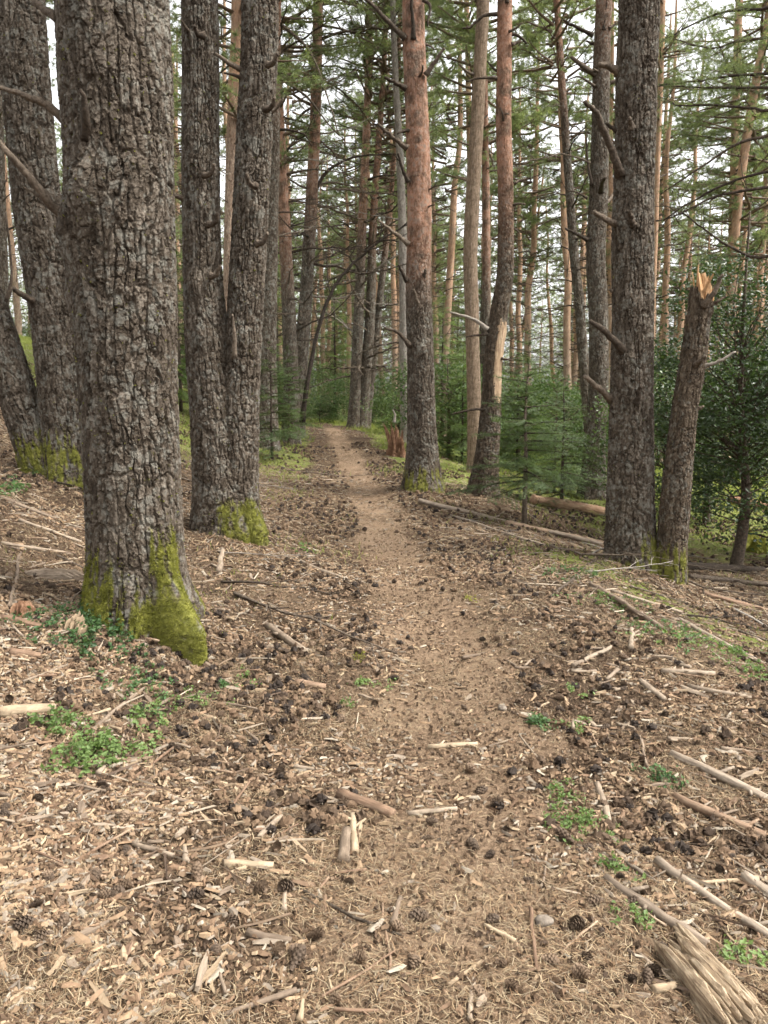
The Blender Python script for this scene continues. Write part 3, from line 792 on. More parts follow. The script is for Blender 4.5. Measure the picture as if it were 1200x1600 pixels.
def splinters(name, parent, c, rad, h, n, r, mat, fat=1.0):
    mb = MB()
    for k in range(n):
        a = r.uniform(0, 2 * PI); q = rad * math.sqrt(r.uniform(0.1, 1)) * .85
        p = c + np.array([math.cos(a) * q, math.sin(a) * q, -.08]); H = .08 + h * r.uniform(.45, 1) * (1 + .55 * math.cos(a - 2.8))
        w_ = rad * r.uniform(.15, .4) * fat; th = w_ * .35; b = a + r.normal(0, .5)
        d1 = np.array([-math.sin(b), math.cos(b), 0]) * w_; d2 = np.array([math.cos(b), math.sin(b), 0]) * th
        lean = np.array([r.normal(.05, .14), r.normal(0, .14), 1]) * H
        V = [p - d1 - d2, p + d1 - d2, p + d1 + d2, p - d1 + d2, p + lean * .8 - d1 * .6 - d2 * .7, p + lean * .72 + d1 * .6 - d2 * .7, p + lean * r.uniform(.7, 1) + d1 * .4 + d2 * .6, p + lean + d2 * .4 - d1 * .3]
        mb.add(V, [[0, 1, 5, 4], [1, 2, 6, 5], [2, 3, 7, 6], [3, 0, 4, 7], [4, 5, 6, 7]])
    return link(name, mb.mesh(name, mat, False), parent)
pt = at(1098, 458, 6.8) - bP
s_ = splinters('splintered_top', TRUNK[tP.name], pt, .085, .17, 34, R1, M['splinter'], .95); s_['label'] = 'freshly splintered orange wood'
for pts, dY, w in [([(1100, 478), (1112, 462), (1124, 440), (1128, 430)], [-.1, -.16, -.2, -.22], 11), ([(1105, 478), (1120, 472), (1135, 462)], [-.05, -.08, -.1], 8), ([(1098, 572), (1115, 568), (1132, 560), (1150, 549)], [-.05, -.08, -.1, -.1], 7),
                   ([(1088, 570), (1096, 563), (1104, 556)], [-.1, -.18, -.22], 10), ([(1082, 640), (1092, 638), (1100, 636)], [0, -.03, -.03], 9)]:
    px_branch('dead_branch', tP, bP, pts, 6.8, w, R1, M['branch'] if w > 7.5 else M['branch_pale'], dY, tip=.5)

# the slimmer pines along the crest and behind
D1 = lambda z0, z1, n, a, b: [(z0, z1, n, a, b, 'dead'), (z0, z1, max(2, n // 4), a * .7, b * .8, 'pale')]
mid = [
 ('slim_pine_tree', 14.6, [(417, 680, 36), (418, 550, 28), (422, 400, 24), (427, 250, 20), (430, 100, 16), (432, -20, 14)], 'slim grey pine close behind the right stem of the forked pine', 'bark', (5, 8), D1(2.2, 9, 14, .5, 1.3), 1),
 ('slim_pine_tree', 16.6, [(455, 655, 28), (455, 600, 24), (452, 500, 22), (447, 400, 20), (437, 220, 18), (430, 60, 15)], 'thin pine with reddish stem, leaning left, next to the tall crest pine', 'bark', (2.5, 5), D1(1.5, 9, 40, .6, 1.8), 0),
 ('slim_pine_tree', 17.6, [(463, 650, 30), (468, 600, 24), (475, 500, 21), (482, 400, 20), (492, 200, 17), (497, 0, 15)], 'tall slim pine with pinkish upper stem at the left of the path crest', 'bark', (3.5, 6.5), D1(1.8, 10, 60, .7, 2.2), 1),
 ('slim_pine_tree', 21.5, [(553, 662, 19), (560, 500, 16), (566, 350, 14), (573, 200, 12), (577, 60, 10)], 'leftmost of three slim pines clustered at the end of the path', 'bark', (3.5, 6.5), D1(1.5, 11, 46, .8, 2.4), 1),
 ('slim_pine_tree', 21.6, [(565, 662, 20), (578, 500, 16), (583, 350, 12), (597, 150, 9), (603, 30, 8)], 'middle one of three slim pines clustered at the end of the path', 'bark', (3.5, 6.5), D1(1.5, 11, 46, .8, 2.4), 0),
 ('slim_pine_tree', 21.9, [(573, 660, 13), (590, 500, 11), (603, 380, 10), (613, 280, 8), (622, 150, 7)], 'thinnest, right-leaning one of three slim pines at the end of the path', 'bark', (3.5, 6.5), D1(1.5, 11, 24, .8, 2.0), 3),
 ('grey_pine_tree', 17.5, [(635, 680, 18), (632, 550, 16), (630, 400, 14), (625, 250, 12), (618, 120, 10), (614, 0, 9)], 'thin pale grey dead-looking trunk half hidden behind the red-barked pine', 'bark_pale', None, D1(1.8, 10, 16, .5, 1.4), None),
 ('slim_pine_tree', 17.8, [(757, 660, 17), (758, 600, 16), (760, 420, 13), (759, 300, 12), (757, 100, 9), (756, 0, 8)], 'slim reddish pine seen between the barkless trunk and the bent pine', 'bark', (3, 5.5), D1(2, 10, 14, .4, 1.2), 3),
 ('slim_pine_tree', 24.5, [(740, 640, 13), (738, 420, 11), (734, 250, 9), (731, 100, 8), (729, 0, 8)], 'thin orange pine showing just left of the barkless trunk top', 'bark_far', (2.5, 5), D1(3, 12, 10, .6, 1.6), 0),
 ('slim_pine_tree', 15.8, [(918, 640, 17), (910, 540, 16), (905, 470, 15), (897, 400, 14), (890, 300, 13), (883, 200, 12), (876, 100, 11), (871, 20, 10), (868, -40, 10)], 'thin pine leaning left with many bare spiky limbs, left of the slim grey pine', 'bark', (6, 9), D1(3, 8.5, 30, .5, 1.3), 3),
 ('slim_pine_tree', 12.2, [(355, 660, 24), (358, 500, 22), (361, 300, 19), (365, 150, 18), (371, 0, 18)], 'red-barked pine showing between the two stems of the forked pine', 'bark_far', (4.2, 5.6), D1(2.6, 6.5, 16, .4, 1.1), 2),
 ('slim_pine_tree', 24.0, [(1014, 640, 12), (1020, 450, 10), (1024, 350, 9.5), (1027, 250, 9), (1032, 130, 8.5), (1036, 0, 8)], 'thin orange pine close behind the right edge of the thick trunk', 'bark_far', (2.5, 5), D1(3, 12, 12, .6, 1.8), 2),
 ('slim_pine_tree', 27.0, [(1138, 640, 15), (1142, 450, 13), (1145, 350, 12), (1148, 230, 12), (1151, 120, 12), (1155, 0, 11)], 'straight pale pine behind the broken snag at far right', 'bark_far', (3, 6), D1(3, 12, 14, .6, 2.0), 2),
 ('slim_pine_tree', 21.0, [(1138, 640, 13), (1146, 420, 13), (1153, 320, 13), (1166, 220, 13), (1181, 130, 13), (1200, 30, 12), (1212, -40, 12)], 'red-orange pine leaning right near the right edge', 'bark_far', (3, 6), D1(3, 10, 12, .8, 2.0), 1),
 ('slim_pine_tree', 14.0, [(5, 520, 20), (3, 420, 18), (0, 300, 16), (-4, 150, 14)], 'thin dark pine at the left edge of the picture above the leaning stem', 'bark', (4, 7), D1(1.6, 6, 14, .5, 1.3), 1),
]
for k, (nm, Y, pts, lab, mt, org, dead, cr) in enumerate(mid):
    got = pine(nm, Y, pts, lab, mat=mt, res=.012 if Y < 16 else .017, cell=.036, depth=.010, flake=.004, orange=org, seed=20 + k, crown=None if cr is None else (2, 1, 11)[k % 3], top=14 + (k * 7 % 5) * .8, dead=dead, cat='pine tree' if cr is not None else 'dead tree', bend=.05)
    if k == 0: SLIM = got
    if k == 2: CREST = got

for pts, w, Y in [([(490, 308), (505, 275), (530, 255), (570, 243), (622, 240)], 6, 17.6), ([(492, 292), (515, 285), (545, 290), (580, 305)], 4, 17.6), ([(493, 165), (470, 180), (445, 215), (430, 260)], 4, 17.6)]:
    px_branch('dead_branch', CREST[0], CREST[1], pts, Y, w, R1, M['branch'], twigs=3)
for pts in ([(434, 34), (480, 75), (505, 130), (530, 213)], [(434, 120), (478, 150), (500, 178), (528, 212)], [(426, 203), (450, 203), (475, 210), (487, 228)]):
    px_branch('dead_branch', SLIM[0], SLIM[1], pts, 14.6, 5, R1, M['branch'], twigs=2)
# arched sapling over the path
gA = np.array([at(474, 648, 15.6)[0], 15.6, 0]); gA[2] = float(height(gA[0], gA[1]))
t = empty('arched_sapling', gA, 'thin dark bare sapling arching right over the far end of the path', 'sapling')
px_branch('trunk', t, gA, [(472, 660), (480, 600), (496, 520), (512, 470), (535, 430), (562, 403), (600, 372), (640, 350)], 15.6, 8, R1, M['dark_stem'], tip=.35, twigs=6)

# the pine just outside the right edge whose long limbs reach into the picture
tU, bU = pine('overhanging_pine_tree', 7.6, [(1300, 960, 62), (1300, 600, 56), (1304, 300, 52), (1308, 0, 48)], 'pine outside the right edge whose long thin limbs reach into the top right', seed=60, crown=11, res=.02, cell=.05)
tp_, td_ = [], []
for pts in [[(1300, -20), (1200, 12), (1165, 15), (1120, 22), (1070, 45), (1040, 62)], [(1300, 105), (1200, 115), (1140, 119), (1085, 127), (1030, 133)], [(1300, 140), (1200, 137), (1100, 137), (1045, 134)],
            [(1300, 150), (1200, 172), (1180, 170), (1110, 164), (1065, 165), (1045, 158)], [(1300, 190), (1200, 212), (1150, 226), (1100, 258), (1060, 285), (1030, 305)],
            [(1300, 250), (1200, 268), (1140, 285), (1080, 315), (1035, 345)], [(1300, 285), (1200, 293), (1150, 300), (1110, 310), (1060, 335), (1025, 346)], [(1300, 40), (1200, 58), (1150, 65), (1110, 75), (1050, 60)],
            [(1300, 330), (1200, 400), (1140, 385), (1090, 350), (1065, 330)]]:
    px_branch('dead_branch', tU, bU, pts, 7.6, 6, R1, M['branch'], [0, .1, .2, .3, .4, .5][:len(pts)], twigs=6, tip=.3)
    if pts[1][1] < 140:
        P = catmull(np.array([at(a, b, 7.6 + .1 * k) for k, (a, b) in enumerate(pts)]), 6) - bU
        for q in range(16):
            p = P[R1.integers(4, len(P))]; d = unit(np.array([-.6, R1.normal(0, .5), R1.uniform(-.5, .3)])); m = 7
            tp_.append(p + d * R1.uniform(.05, .35, (m, 1)) + R1.normal(0, .02, (m, 3))); td_.append(np.broadcast_to(d, (m, 3)))
v, f = tufts(np.concatenate(tp_), np.concatenate(td_), R1, 12, .065, .0016)
link('needles', new_mesh('needles', v, f, M['pine_needles'], smooth=False), tU)['kind'] = 'stuff'

# ------------------------------------------------------------------ firs, shrubs
def fir(seed, H, R, z0, nl=.022, nw=.003, step=.011, whorl=.28, tw=.07, droop=.12, mat='fir_needles', sparse=1.0):
    r = np.random.default_rng(seed); wood = MB(); bp, bd, bs = [], [], []
    tube(wood, np.stack([np.zeros(8), np.zeros(8), np.linspace(0, H, 8)], -1) + r.normal(0, .01, (8, 3)) * np.linspace(0, 1, 8)[:, None], np.linspace(.011 * H + .008, .004, 8), 6)
    trunk = wood.mesh('trunk', M['branch']); wood = MB()
    z = z0
    while z < H:
        t = (z - z0) / (H - z0)
        for k in range(r.integers(4, 7)):
            if r.random() > sparse: continue
            a = r.uniform(0, 2 * PI); L = R * max(.07, (1 - t) ** .75) * r.uniform(.65, 1.15)
            d0 = np.array([math.cos(a), math.sin(a), 0]); sd_ = np.array([-d0[1], d0[0], 0])
            n = 6; s = np.linspace(0, 1, n); roll = r.normal(0, .28)
            zr = L * (.25 * t * s - droop * s ** 2 * (1.2 - t) + .06 * s ** 4)
            P = np.array([0, 0, z + r.uniform(-.08, .08)]) + d0 * (L * s)[:, None] + np.array([0, 0, 1.0]) * zr[:, None]
            tube(wood, P, np.linspace(.006 + .006 * L, .002, n), 3, False)
            segs = [(P[i], P[i + 1]) for i in range(1, n - 1)]
            for x in np.arange(.12 * L, L, tw):
                for sg in (-1, 1):
                    l = min((L - x) * .55 + tw, .55 * L) * r.uniform(.6, 1.1)
                    i = min(int(x / L * (n - 1)), n - 2); p = P[i] + (P[i + 1] - P[i]) * (x / L * (n - 1) - i)
                    d = unit(d0 * r.uniform(.6, .9) + sd_ * sg * r.uniform(.6, .9) + np.array([0, 0, roll * sg + r.uniform(-.3, .15)]))
                    segs.append((p, p + d * l))
            for p, q in segs:
                m = max(2, int(np.linalg.norm(q - p) / step)); tt = np.linspace(0, 1, m)[:, None]
                bp.append(p + (q - p) * tt); dd = unit(q - p); bd.append(np.broadcast_to(dd, (m, 3))); bs.append(np.broadcast_to(unit(np.cross(dd, [0, 0, 1.0])), (m, 3)))
        z += whorl * r.uniform(.7, 1.25)
    p, d, s = np.concatenate(bp), np.concatenate(bd), np.concatenate(bs)
    V = []
    for sg in (-1, 1):
        n = len(p); dr = unit(s * sg + d * .45 + np.array([0, 0, 1.0]) * r.normal(.05, .5, (n, 1)))
        l = nl * r.uniform(.75, 1.2, (n, 1))
        V.append(np.stack([p - d * nw, p + d * nw, p + dr * l], 1).reshape(-1, 3))
    V = np.concatenate(V)
    return trunk, wood.mesh('branches', M['branch']), new_mesh('needles', V, np.arange(len(V)).reshape(-1, 3), M[mat], smooth=False)

def put_tree(name, meshes, loc, rz, sc_, label, cat, group, names=('trunk', 'branches', 'crown')):
    t = empty(name, loc, label, cat, group); t.rotation_euler = (0, 0, rz); t.scale = (sc_,) * 3
    tk = link(names[0], meshes[0], t)
    link(names[1], meshes[1], tk)['kind'] = 'stuff'
    link(names[2], meshes[2], t)
    return t
def gpt(px, Y):
    x = at(px, 700, Y)[0]
    return (x, Y, float(height(x, Y)) - .03)

YOUNG = fir(301, 2.15, .9, .5, .028, .0042, .012, .12, .055, .16, 'fir_young')
YOUNG2 = fir(302, 1.7, .85, .3, .028, .0045, .013, .12, .06, .18, 'fir_young', .8)
FIRM = fir(303, 4.2, 1.5, .3, .06, .009, .03, .2, .12, .2, 'fir_needles')
FIRL = fir(304, 8.5, 2.0, .6, .10, .015, .06, .3, .19, .24, 'fir_needles')
FIRL2 = fir(305, 10.5, 2.2, 1.6, .10, .015, .06, .33, .19, .28, 'fir_needles', .85)
put_tree('young_fir_tree', YOUNG, gpt(822, 8.9), .4, 1.0, 'young fir with flat layered sprays and thin dark stem right of the path', 'fir sapling', 'young firs')
put_tree('young_fir_tree', YOUNG2, gpt(880, 11.2), 1.4, 1.05, 'low bushy young fir filling the gap left of the slim grey pine', 'fir sapling', 'young firs')
put_tree('young_fir_tree', YOUNG2, gpt(425, 13.2), 2.2, 1.1, 'light green young fir at the foot of the slim pine behind the forked pine', 'fir sapling', 'young firs')
put_tree('young_fir_tree', YOUNG, gpt(452, 15.6), 4.0, .9, 'small young fir by the thin leaning pine near the crest', 'fir sapling', 'young firs')
put_tree('young_fir_tree', FIRM, gpt(722, 15.5), 1.0, .55, 'dark green fir crowding behind the barkless trunk', 'fir sapling', 'young firs')
put_tree('young_fir_tree', FIRM, gpt(868, 13.6), 3.0, .5, 'dark fir behind the young fir and left of the slim grey pine', 'fir sapling', 'young firs')
put_tree('young_fir_tree', FIRM, gpt(515, 30), 2.0, .5, 'fir in the gap just past the path crest', 'fir sapling', 'young firs')
put_tree('young_fir_tree', FIRM, gpt(808, 17), 5.0, .6, 'fir showing between the bent pine and the young fir', 'fir sapling', 'young firs')
put_tree('young_fir_tree', FIRM, gpt(690, 20), 0.3, .9, 'fir just right of the red-barked pine, farther back', 'fir sapling', 'young firs')
put_tree('young_fir_tree', FIRM, gpt(285, 17), 0.3, .8, 'fir in the gap between the big trunk and the forked pine', 'fir sapling', 'young firs')

def leaf_cloud(r, n, size, pos, nrm_up=.5, narrow=.5):
    d = unit(r.normal(0, 1, (n, 3)) * np.array([1, 1, .5])); nn = unit(r.normal(0, .7, (n, 3)) + np.array([0, 0, nrm_up]))
    s = unit(np.cross(nn, d)); L = size * r.uniform(.4, 1.3, (n, 1)); up = np.cross(d, s)
    b = pos; tip = pos + d * L; m = pos + d * L * .5
    v = np.stack([b, m + s * L * narrow * .5 + up * L * .08, tip - up * L * .05, m - s * L * narrow * .5 + up * L * .08], 1).reshape(-1, 3)
    k = np.arange(n)[:, None] * 4
    return v, np.vstack([k + np.array([0, 1, 2]), k + np.array([0, 2, 3])])

def shrub(seed, H, R, leaf, n, mat, stem_pts=None, zlow=.1, clumps=60, cs=.28):
    r = np.random.default_rng(seed); wood = MB()
    stem = catmull(np.array(stem_pts if stem_pts is not None else [(0, 0, -.1), (.03, 0, H * .4), (-.02, .03, H * .9)], float), 6)
    tube(wood, stem, np.linspace(.018 * H + .012, .008, len(stem)), 7)
    trunk = wood.mesh('trunk', M['branch']); wood = MB()
    cc = []
    while len(cc) < clumps:
        p = np.array([r.uniform(-1, 1), r.uniform(-1, 1), r.uniform(-1, 1)])
        if np.linalg.norm(p) < 1 and (np.linalg.norm(p) > .45 or r.random() < .35):
            z = zlow * H + (p[2] * .5 + .5) * (1 - zlow) * H
            cc.append([p[0] * R, p[1] * R, z])
    cc = np.array(cc); cc[:, :2] += np.stack([np.interp(cc[:, 2], stem[:, 2], stem[:, 0]), np.interp(cc[:, 2], stem[:, 2], stem[:, 1])], -1)
    for c in cc:
        i = np.argmin(np.abs(stem[:, 2] - c[2] * .75)); P = catmull(np.array([stem[i], (stem[i] + c) / 2 + r.normal(0, .07, 3), c + r.normal(0, .04, 3)]), 3)
        tube(wood, P, np.linspace(.010, .003, len(P)), 4, False)
    w = r.uniform(.5, 1.5, len(cc)); idx = r.choice(len(cc), n, p=w / w.sum())
    pos = cc[idx] + r.normal(0, 1, (n, 3)) * cs * np.array([.6, .6, .38])
    v, t = leaf_cloud(r, n, leaf, pos)
    return trunk, wood.mesh('branches', M['branch']), new_mesh('leaves', v, t, M[mat], smooth=False)
LN = ('trunk', 'branches', 'leaves')
# the glossy evergreen at the right: stem leaning up to the left then right
p0 = ground_at(1146, 893); q = lambda a, b: at(a, b, p0[1]) - p0
HOL = shrub(401, 3.5, .95, .055, 19000, 'holly', [(0, 0, -.1), q(1160, 830), q(1165, 760), q(1158, 640), q(1160, 520), q(1172, 330)], .13, 110, .24)
put_tree('holly_tree', HOL, p0, 0, 1, 'dark glossy-leaved evergreen with thin crooked stem behind the broken snag', 'shrub', 'broadleaf evergreens', LN)
HOL2 = shrub(402, 2.4, 1.0, .06, 9000, 'holly', None, .05, 60, .28)
put_tree('holly_tree', HOL2, gpt(1040, 10.4), 1, .95, 'dark evergreen shrub in the gap between thick trunk and broken snag', 'shrub', 'broadleaf evergreens', LN)
put_tree('holly_tree', HOL2, gpt(1240, 9.4), 2.5, 1.15, 'dark evergreen shrub cut by the right edge', 'shrub', 'broadleaf evergreens', LN)
put_tree('holly_tree', HOL2, gpt(1110, 12.0), 4.2, 1.2, 'evergreen shrub farther back behind the crooked-stemmed evergreen', 'shrub', 'broadleaf evergreens', LN)
SHR = shrub(403, 2.3, 1.25, .085, 6000, 'shrub', None, .03, 60, .33)
SHR2 = shrub(404, 1.2, .8, .06, 4000, 'shrub', None, .0, 40, .25)
put_tree('shrub', SHR2, gpt(622, 19.5), 0, .95, 'small round dark bush left of the red-barked pine', 'shrub', 'undergrowth shrubs', LN)
put_tree('shrub', SHR, gpt(700, 16.0), 1, .95, 'leafy undergrowth bush between the red-barked pine and barkless trunk', 'shrub', 'undergrowth shrubs', LN)
put_tree('shrub', SHR, gpt(885, 17.5), 2, 1.05, 'leafy bush behind the young fir, left of slim grey pine', 'shrub', 'undergrowth shrubs', LN)
put_tree('shrub', SHR, gpt(955, 19), 3, 1.0, 'bush between slim grey pine and thick trunk', 'shrub', 'undergrowth shrubs', LN)
put_tree('shrub', SHR, gpt(812, 21), 4, 1.0, 'bush in the gap right of the bent pine, far back', 'shrub', 'undergrowth shrubs', LN)
put_tree('shrub', SHR2, gpt(500, 26), 5, .8, 'low green bush just beyond the crest left of the three slim pines', 'shrub', 'undergrowth shrubs', LN)

# the wood behind
def far_pine(r):
    H = 15.5; n = 14; z = np.linspace(-.2, H, n)
    P = np.stack([np.cumsum(r.normal(0, .05, n)), np.cumsum(r.normal(0, .05, n)), z], -1); P[:, :2] -= P[1, :2]
    R = np.interp(z, [0, 1, 8, H], [.19, .15, .11, .03])
    me, V, mo = trunk_mesh('trunk', P, R, M['bark_far'], .05, 13, .08, 2, .008, .004, orange=lambda h: sstep(2.5, 6, h), seed=int(r.integers(999)), bend=.06)
    return me
_r = np.random.default_rng(77)
FAR_T = [far_pine(_r) for k in range(4)]
def far_dead(r):
    mb = MB()
    for k in range(80):
        z = r.uniform(1.6, 10.5); a = r.uniform(0, 2 * PI); L = r.uniform(.6, 2.5); d = np.array([math.cos(a), math.sin(a), r.uniform(-.25, .25)])
        s = np.linspace(0, 1, 5)[:, None]
        P = np.array([0, 0, z]) + d * L * s + np.array([0, 0, r.uniform(-.4, .4)]) * L * s ** 2
        tube(mb, P, np.linspace(.016, .004, 5), 4, False)
        for q in range(3):
            i = r.integers(1, 5); d2 = unit(d + r.normal(0, .6, 3)) * L * r.uniform(.15, .4)
            tube(mb, P[i] + d2 * np.linspace(0, 1, 3)[:, None], np.linspace(.007, .003, 3), 3, False)
    return mb.mesh('dead_branches', M['branch'])
FAR_D = [far_dead(_r) for k in range(3)]
def zone(px):
    if px < 60: return 'at the left edge'
    if px < 300: return 'behind the big trunk'
    if px > 1180: return 'at the right edge'
    if px < 560: return 'beyond the forked pine on the left'
    if px < 740: return 'behind the red-barked pine in the middle'
    if px < 960: return 'between the bent pine and the thick trunk'
    if px < 1080: return 'between the thick trunk and the broken snag'
    return 'right of the broken snag'
ORD = ['first', 'second', 'third', 'fourth', 'fifth', 'sixth', 'seventh', 'eighth', 'ninth', 'tenth', 'eleventh', 'twelfth', 'thirteenth', 'fourteenth', 'fifteenth', 'sixteenth', 'seventeenth', 'eighteenth', 'nineteenth', 'twentieth']
ORD += [t + '-' + o for t in ('twenty', 'thirty', 'forty', 'fifty') for o in ORD[:9]]
def number_from_left(objs, what):
    """alike things in one zone are told apart by their order across the picture"""
    by = {}
    for o in objs: by.setdefault(o['group'], []).append(o)
    for g, l in by.items():
        l.sort(key=lambda o: o.location.x / o.location.y)
        for i, o in enumerate(l): o['label'] = '%s from the left of the %s' % (ORD[min(i, 55)], g)
far_things = []
placed = []
def far_spot(r, lo, hi, x0, x1, gap):
    for k in range(60):
        Y = r.uniform(lo ** .8, hi ** .8) ** (1 / .8); px = r.uniform(x0, x1)
        x = at(px, 620, Y)[0]
        if all((x - a) ** 2 + (Y - b) ** 2 > gap ** 2 for a, b in placed) and not (abs(px - 520) < 45 and Y < 34):
            placed.append((x, Y)); return px, x, Y
    return None
for k in range(150):
    s = far_spot(_r, 24, 75, -150, 1350, 1.2) if k < 100 else far_spot(_r, 38, 95, 380, 1300, 1.2)
    if not s: continue
    px, x, Y = s
    z = zone(px)
    sc_ = _r.uniform(.85, 1.2)
    t = empty('distant_pine_tree', (x, Y, float(height(x, Y)) - .05), 'slender distant pine ' + z, 'pine tree', 'distant pines ' + z)
    far_things.append(t)
    t.rotation_euler = (_r.normal(0, .02), _r.normal(0, .03), _r.uniform(0, 6.28)); t.scale = (sc_ * .9, sc_ * .9, sc_)
    tk = link('trunk', FAR_T[k % 4], t)
    cm, cw = (CROWNS[(1, 2, 0, 2, 1, 3)[k % 6]] if k % 4 else HIGH[k % 2]) if px < 780 else (CROWNS[2], HIGH[0], CROWNS[1], HIGH[1])[k % 4]
    rz = _r.uniform(0, 6.28)
    co = link('crown', cm, t, None, (0, 0, rz)); link('crown_branches', cw, co)['kind'] = 'stuff'
    link('dead_branches', FAR_D[k % 3], tk)['kind'] = 'stuff'
for k in range(22):
    s = far_spot(_r, 26, 60, -150, 800, 2.0) if k < 16 else far_spot(_r, 30, 60, 700, 1350, 2.0)
    if not s: continue
    px, x, Y = s; z = zone(px)
    far_things.append(put_tree('distant_fir_tree', [FIRL, FIRL2, FIRM][k % 3] if k < 16 else FIRM, (x, Y, float(height(x, Y)) - .05), _r.uniform(0, 6.28), _r.uniform(.7, 1.1), 'dark distant fir ' + z, 'fir tree', 'distant firs ' + z))
for k in range(40):
    s = far_spot(_r, 20, 50, -150, 1350, 1.2)
    if not s: continue
    px, x, Y = s; z = zone(px)
    far_things.append(put_tree('distant_shrub', SHR if k % 3 else SHR2, (x, Y, float(height(x, Y)) - .05), _r.uniform(0, 6.28), _r.uniform(.7, 1.15), 'leafy shrub in the understory ' + z, 'shrub', 'understory shrubs ' + z, LN))

number_from_left(far_things, '')
def distant_wood():
    r = np.random.default_rng(88); tp, td = [], []
    for k in range(4200):
        Y = r.uniform(58, 120); px = r.uniform(-250, 1450); x = at(px, 620, Y)[0]
        right = sstep(820, 1000, px)
        zc = r.uniform(0, 1) ** (1.0 + .0 * right) * 17
        if right > .5 and 3.0 < zc < 9 and r.random() < .3: continue
        if zc > 7 and r.random() < .35 + .25 * right: continue
        m = 26; h = float(height(x, Y, False))
        tp.append(np.array([x, Y, h + zc]) + r.normal(0, 1, (m, 3)) * np.array([1.1, 1.1, .8])); td.append(unit(r.normal(0, 1, (m, 3))))
    v, f = tufts(np.concatenate(tp), np.concatenate(td), r, 4, .45, .028, .8)
    tag(link('distant_wood', new_mesh('distant_wood', v, f, M['pine_needles'], smooth=False)), 'far-off green wood closing the view behind the trunks', kind='stuff')
distant_wood()

# ------------------------------------------------------------------ stumps, logs, poles
def log(name, p, q, r0, r1, label, mat, cat='log', res=.02, group=None, sag=0.0, cell=.05, depth=.006, lift=.6):
    r = np.random.default_rng(int(abs(p[0] * 1000) + abs(q[1] * 777)) % 99991)
    p, q = np.asarray(p, float), np.asarray(q, float)
    L = np.linalg.norm(q - p); n = max(6, int(L / .06)); s = np.linspace(0, 1, n)
    P = p + (q - p) * s[:, None]
    P[:, :2] += np.stack([np.cumsum(r.normal(0, 1, n)), np.cumsum(r.normal(0, 1, n))], -1) * min(.012 if mat not in (M['pole'],) else .006, .09 * L / n)
    rad = np.linspace(r0, r1, n)
    hz = height(P[:, 0], P[:, 1]) + rad * lift
    # a rigid pole rests on the high spots
    a = np.polyfit(s, hz, 1); P[:, 2] = np.polyval(a, s) + max(0, np.max(hz - np.polyval(a, s)) * .35) - sag
    base = P[0].copy(); P = P - base
    rot = Vector(P[-1] - P[0]).to_track_quat('X', 'Z'); Ri = np.array(rot.inverted().to_matrix()); P = P @ Ri.T
    sides = int(max(7, min(26, 2 * PI * r0 / res)))
    mb = MB(); tube(mb, P, rad * (1 + .09 * fbm(s * L * 14, s * 0, 0, int(L * 100), 3)), sides, True, .10, r)
    if L > 12 * r0:                                  # knots and a snapped side twig
        for kk in range(int(r.integers(1, 4))):
            i = int(r.integers(1, n - 1)); d = unit(np.array([r.uniform(.2, 1), r.choice([-1, 1]), r.uniform(.1, .6)])); l = r0 * r.uniform(2, 5)
            tube(mb, P[i] + d * l * np.linspace(0, 1, 3)[:, None], np.linspace(rad[i] * .6, rad[i] * .3, 3), 5, True, .15, r)
    o = link(name, mb.mesh(name, mat), None, base, rot.to_euler())
    return tag(o, label, cat, group)
def glog(name, a, b, w, label, mat, cat='log', taper=.75, **k):
    p, q = ground_at(*a), ground_at(*b)
    return log(name, p, q, w * pxsize(p) / 2, w * pxsize(p) / 2 * taper, label, mat, cat, **k)
glog('fallen_log', (832, 790), (950, 808), 16, 'thick reddish fallen log lying behind the thick pine, broken at its left end', M['log_tan'], taper=.95, lift=.9)
glog('fallen_log', (690, 688), (738, 712), 9, 'pale fallen pole sloping down beside the bent pine foot', M['pole'])
glog('fallen_pole', (655, 790), (945, 858), 8, 'long grey pole lying on the slope left of the thick pine', M['pole'], 'pole', res=.012)
glog('fallen_pole', (700, 805), (862, 852), 5, 'thinner grey pole lying just below the long pole', M['pole'], 'pole', res=.012)
glog('fallen_pole', (790, 822), (944, 850), 9, 'short thick brown pole ending against the thick pine', M['twig'], 'pole', res=.012)
glog('fallen_log', (1066, 886), (1196, 892), 14, 'dark log lying behind the broken snag', M['branch'], taper=.8)
glog('fallen_log', (1075, 905), (1210, 916), 10, 'thin dark pole in front of the dark log behind broken snag', M['branch'])
glog('fallen_log', (1090, 925), (1200, 955), 8, 'brown stick on bare soil right of the broken snag', M['twig'])
glog('fallen_log', (1140, 790), (1210, 800), 16, 'mossy dark log at the right edge behind the evergreen', M['rotten'], lift=.9)

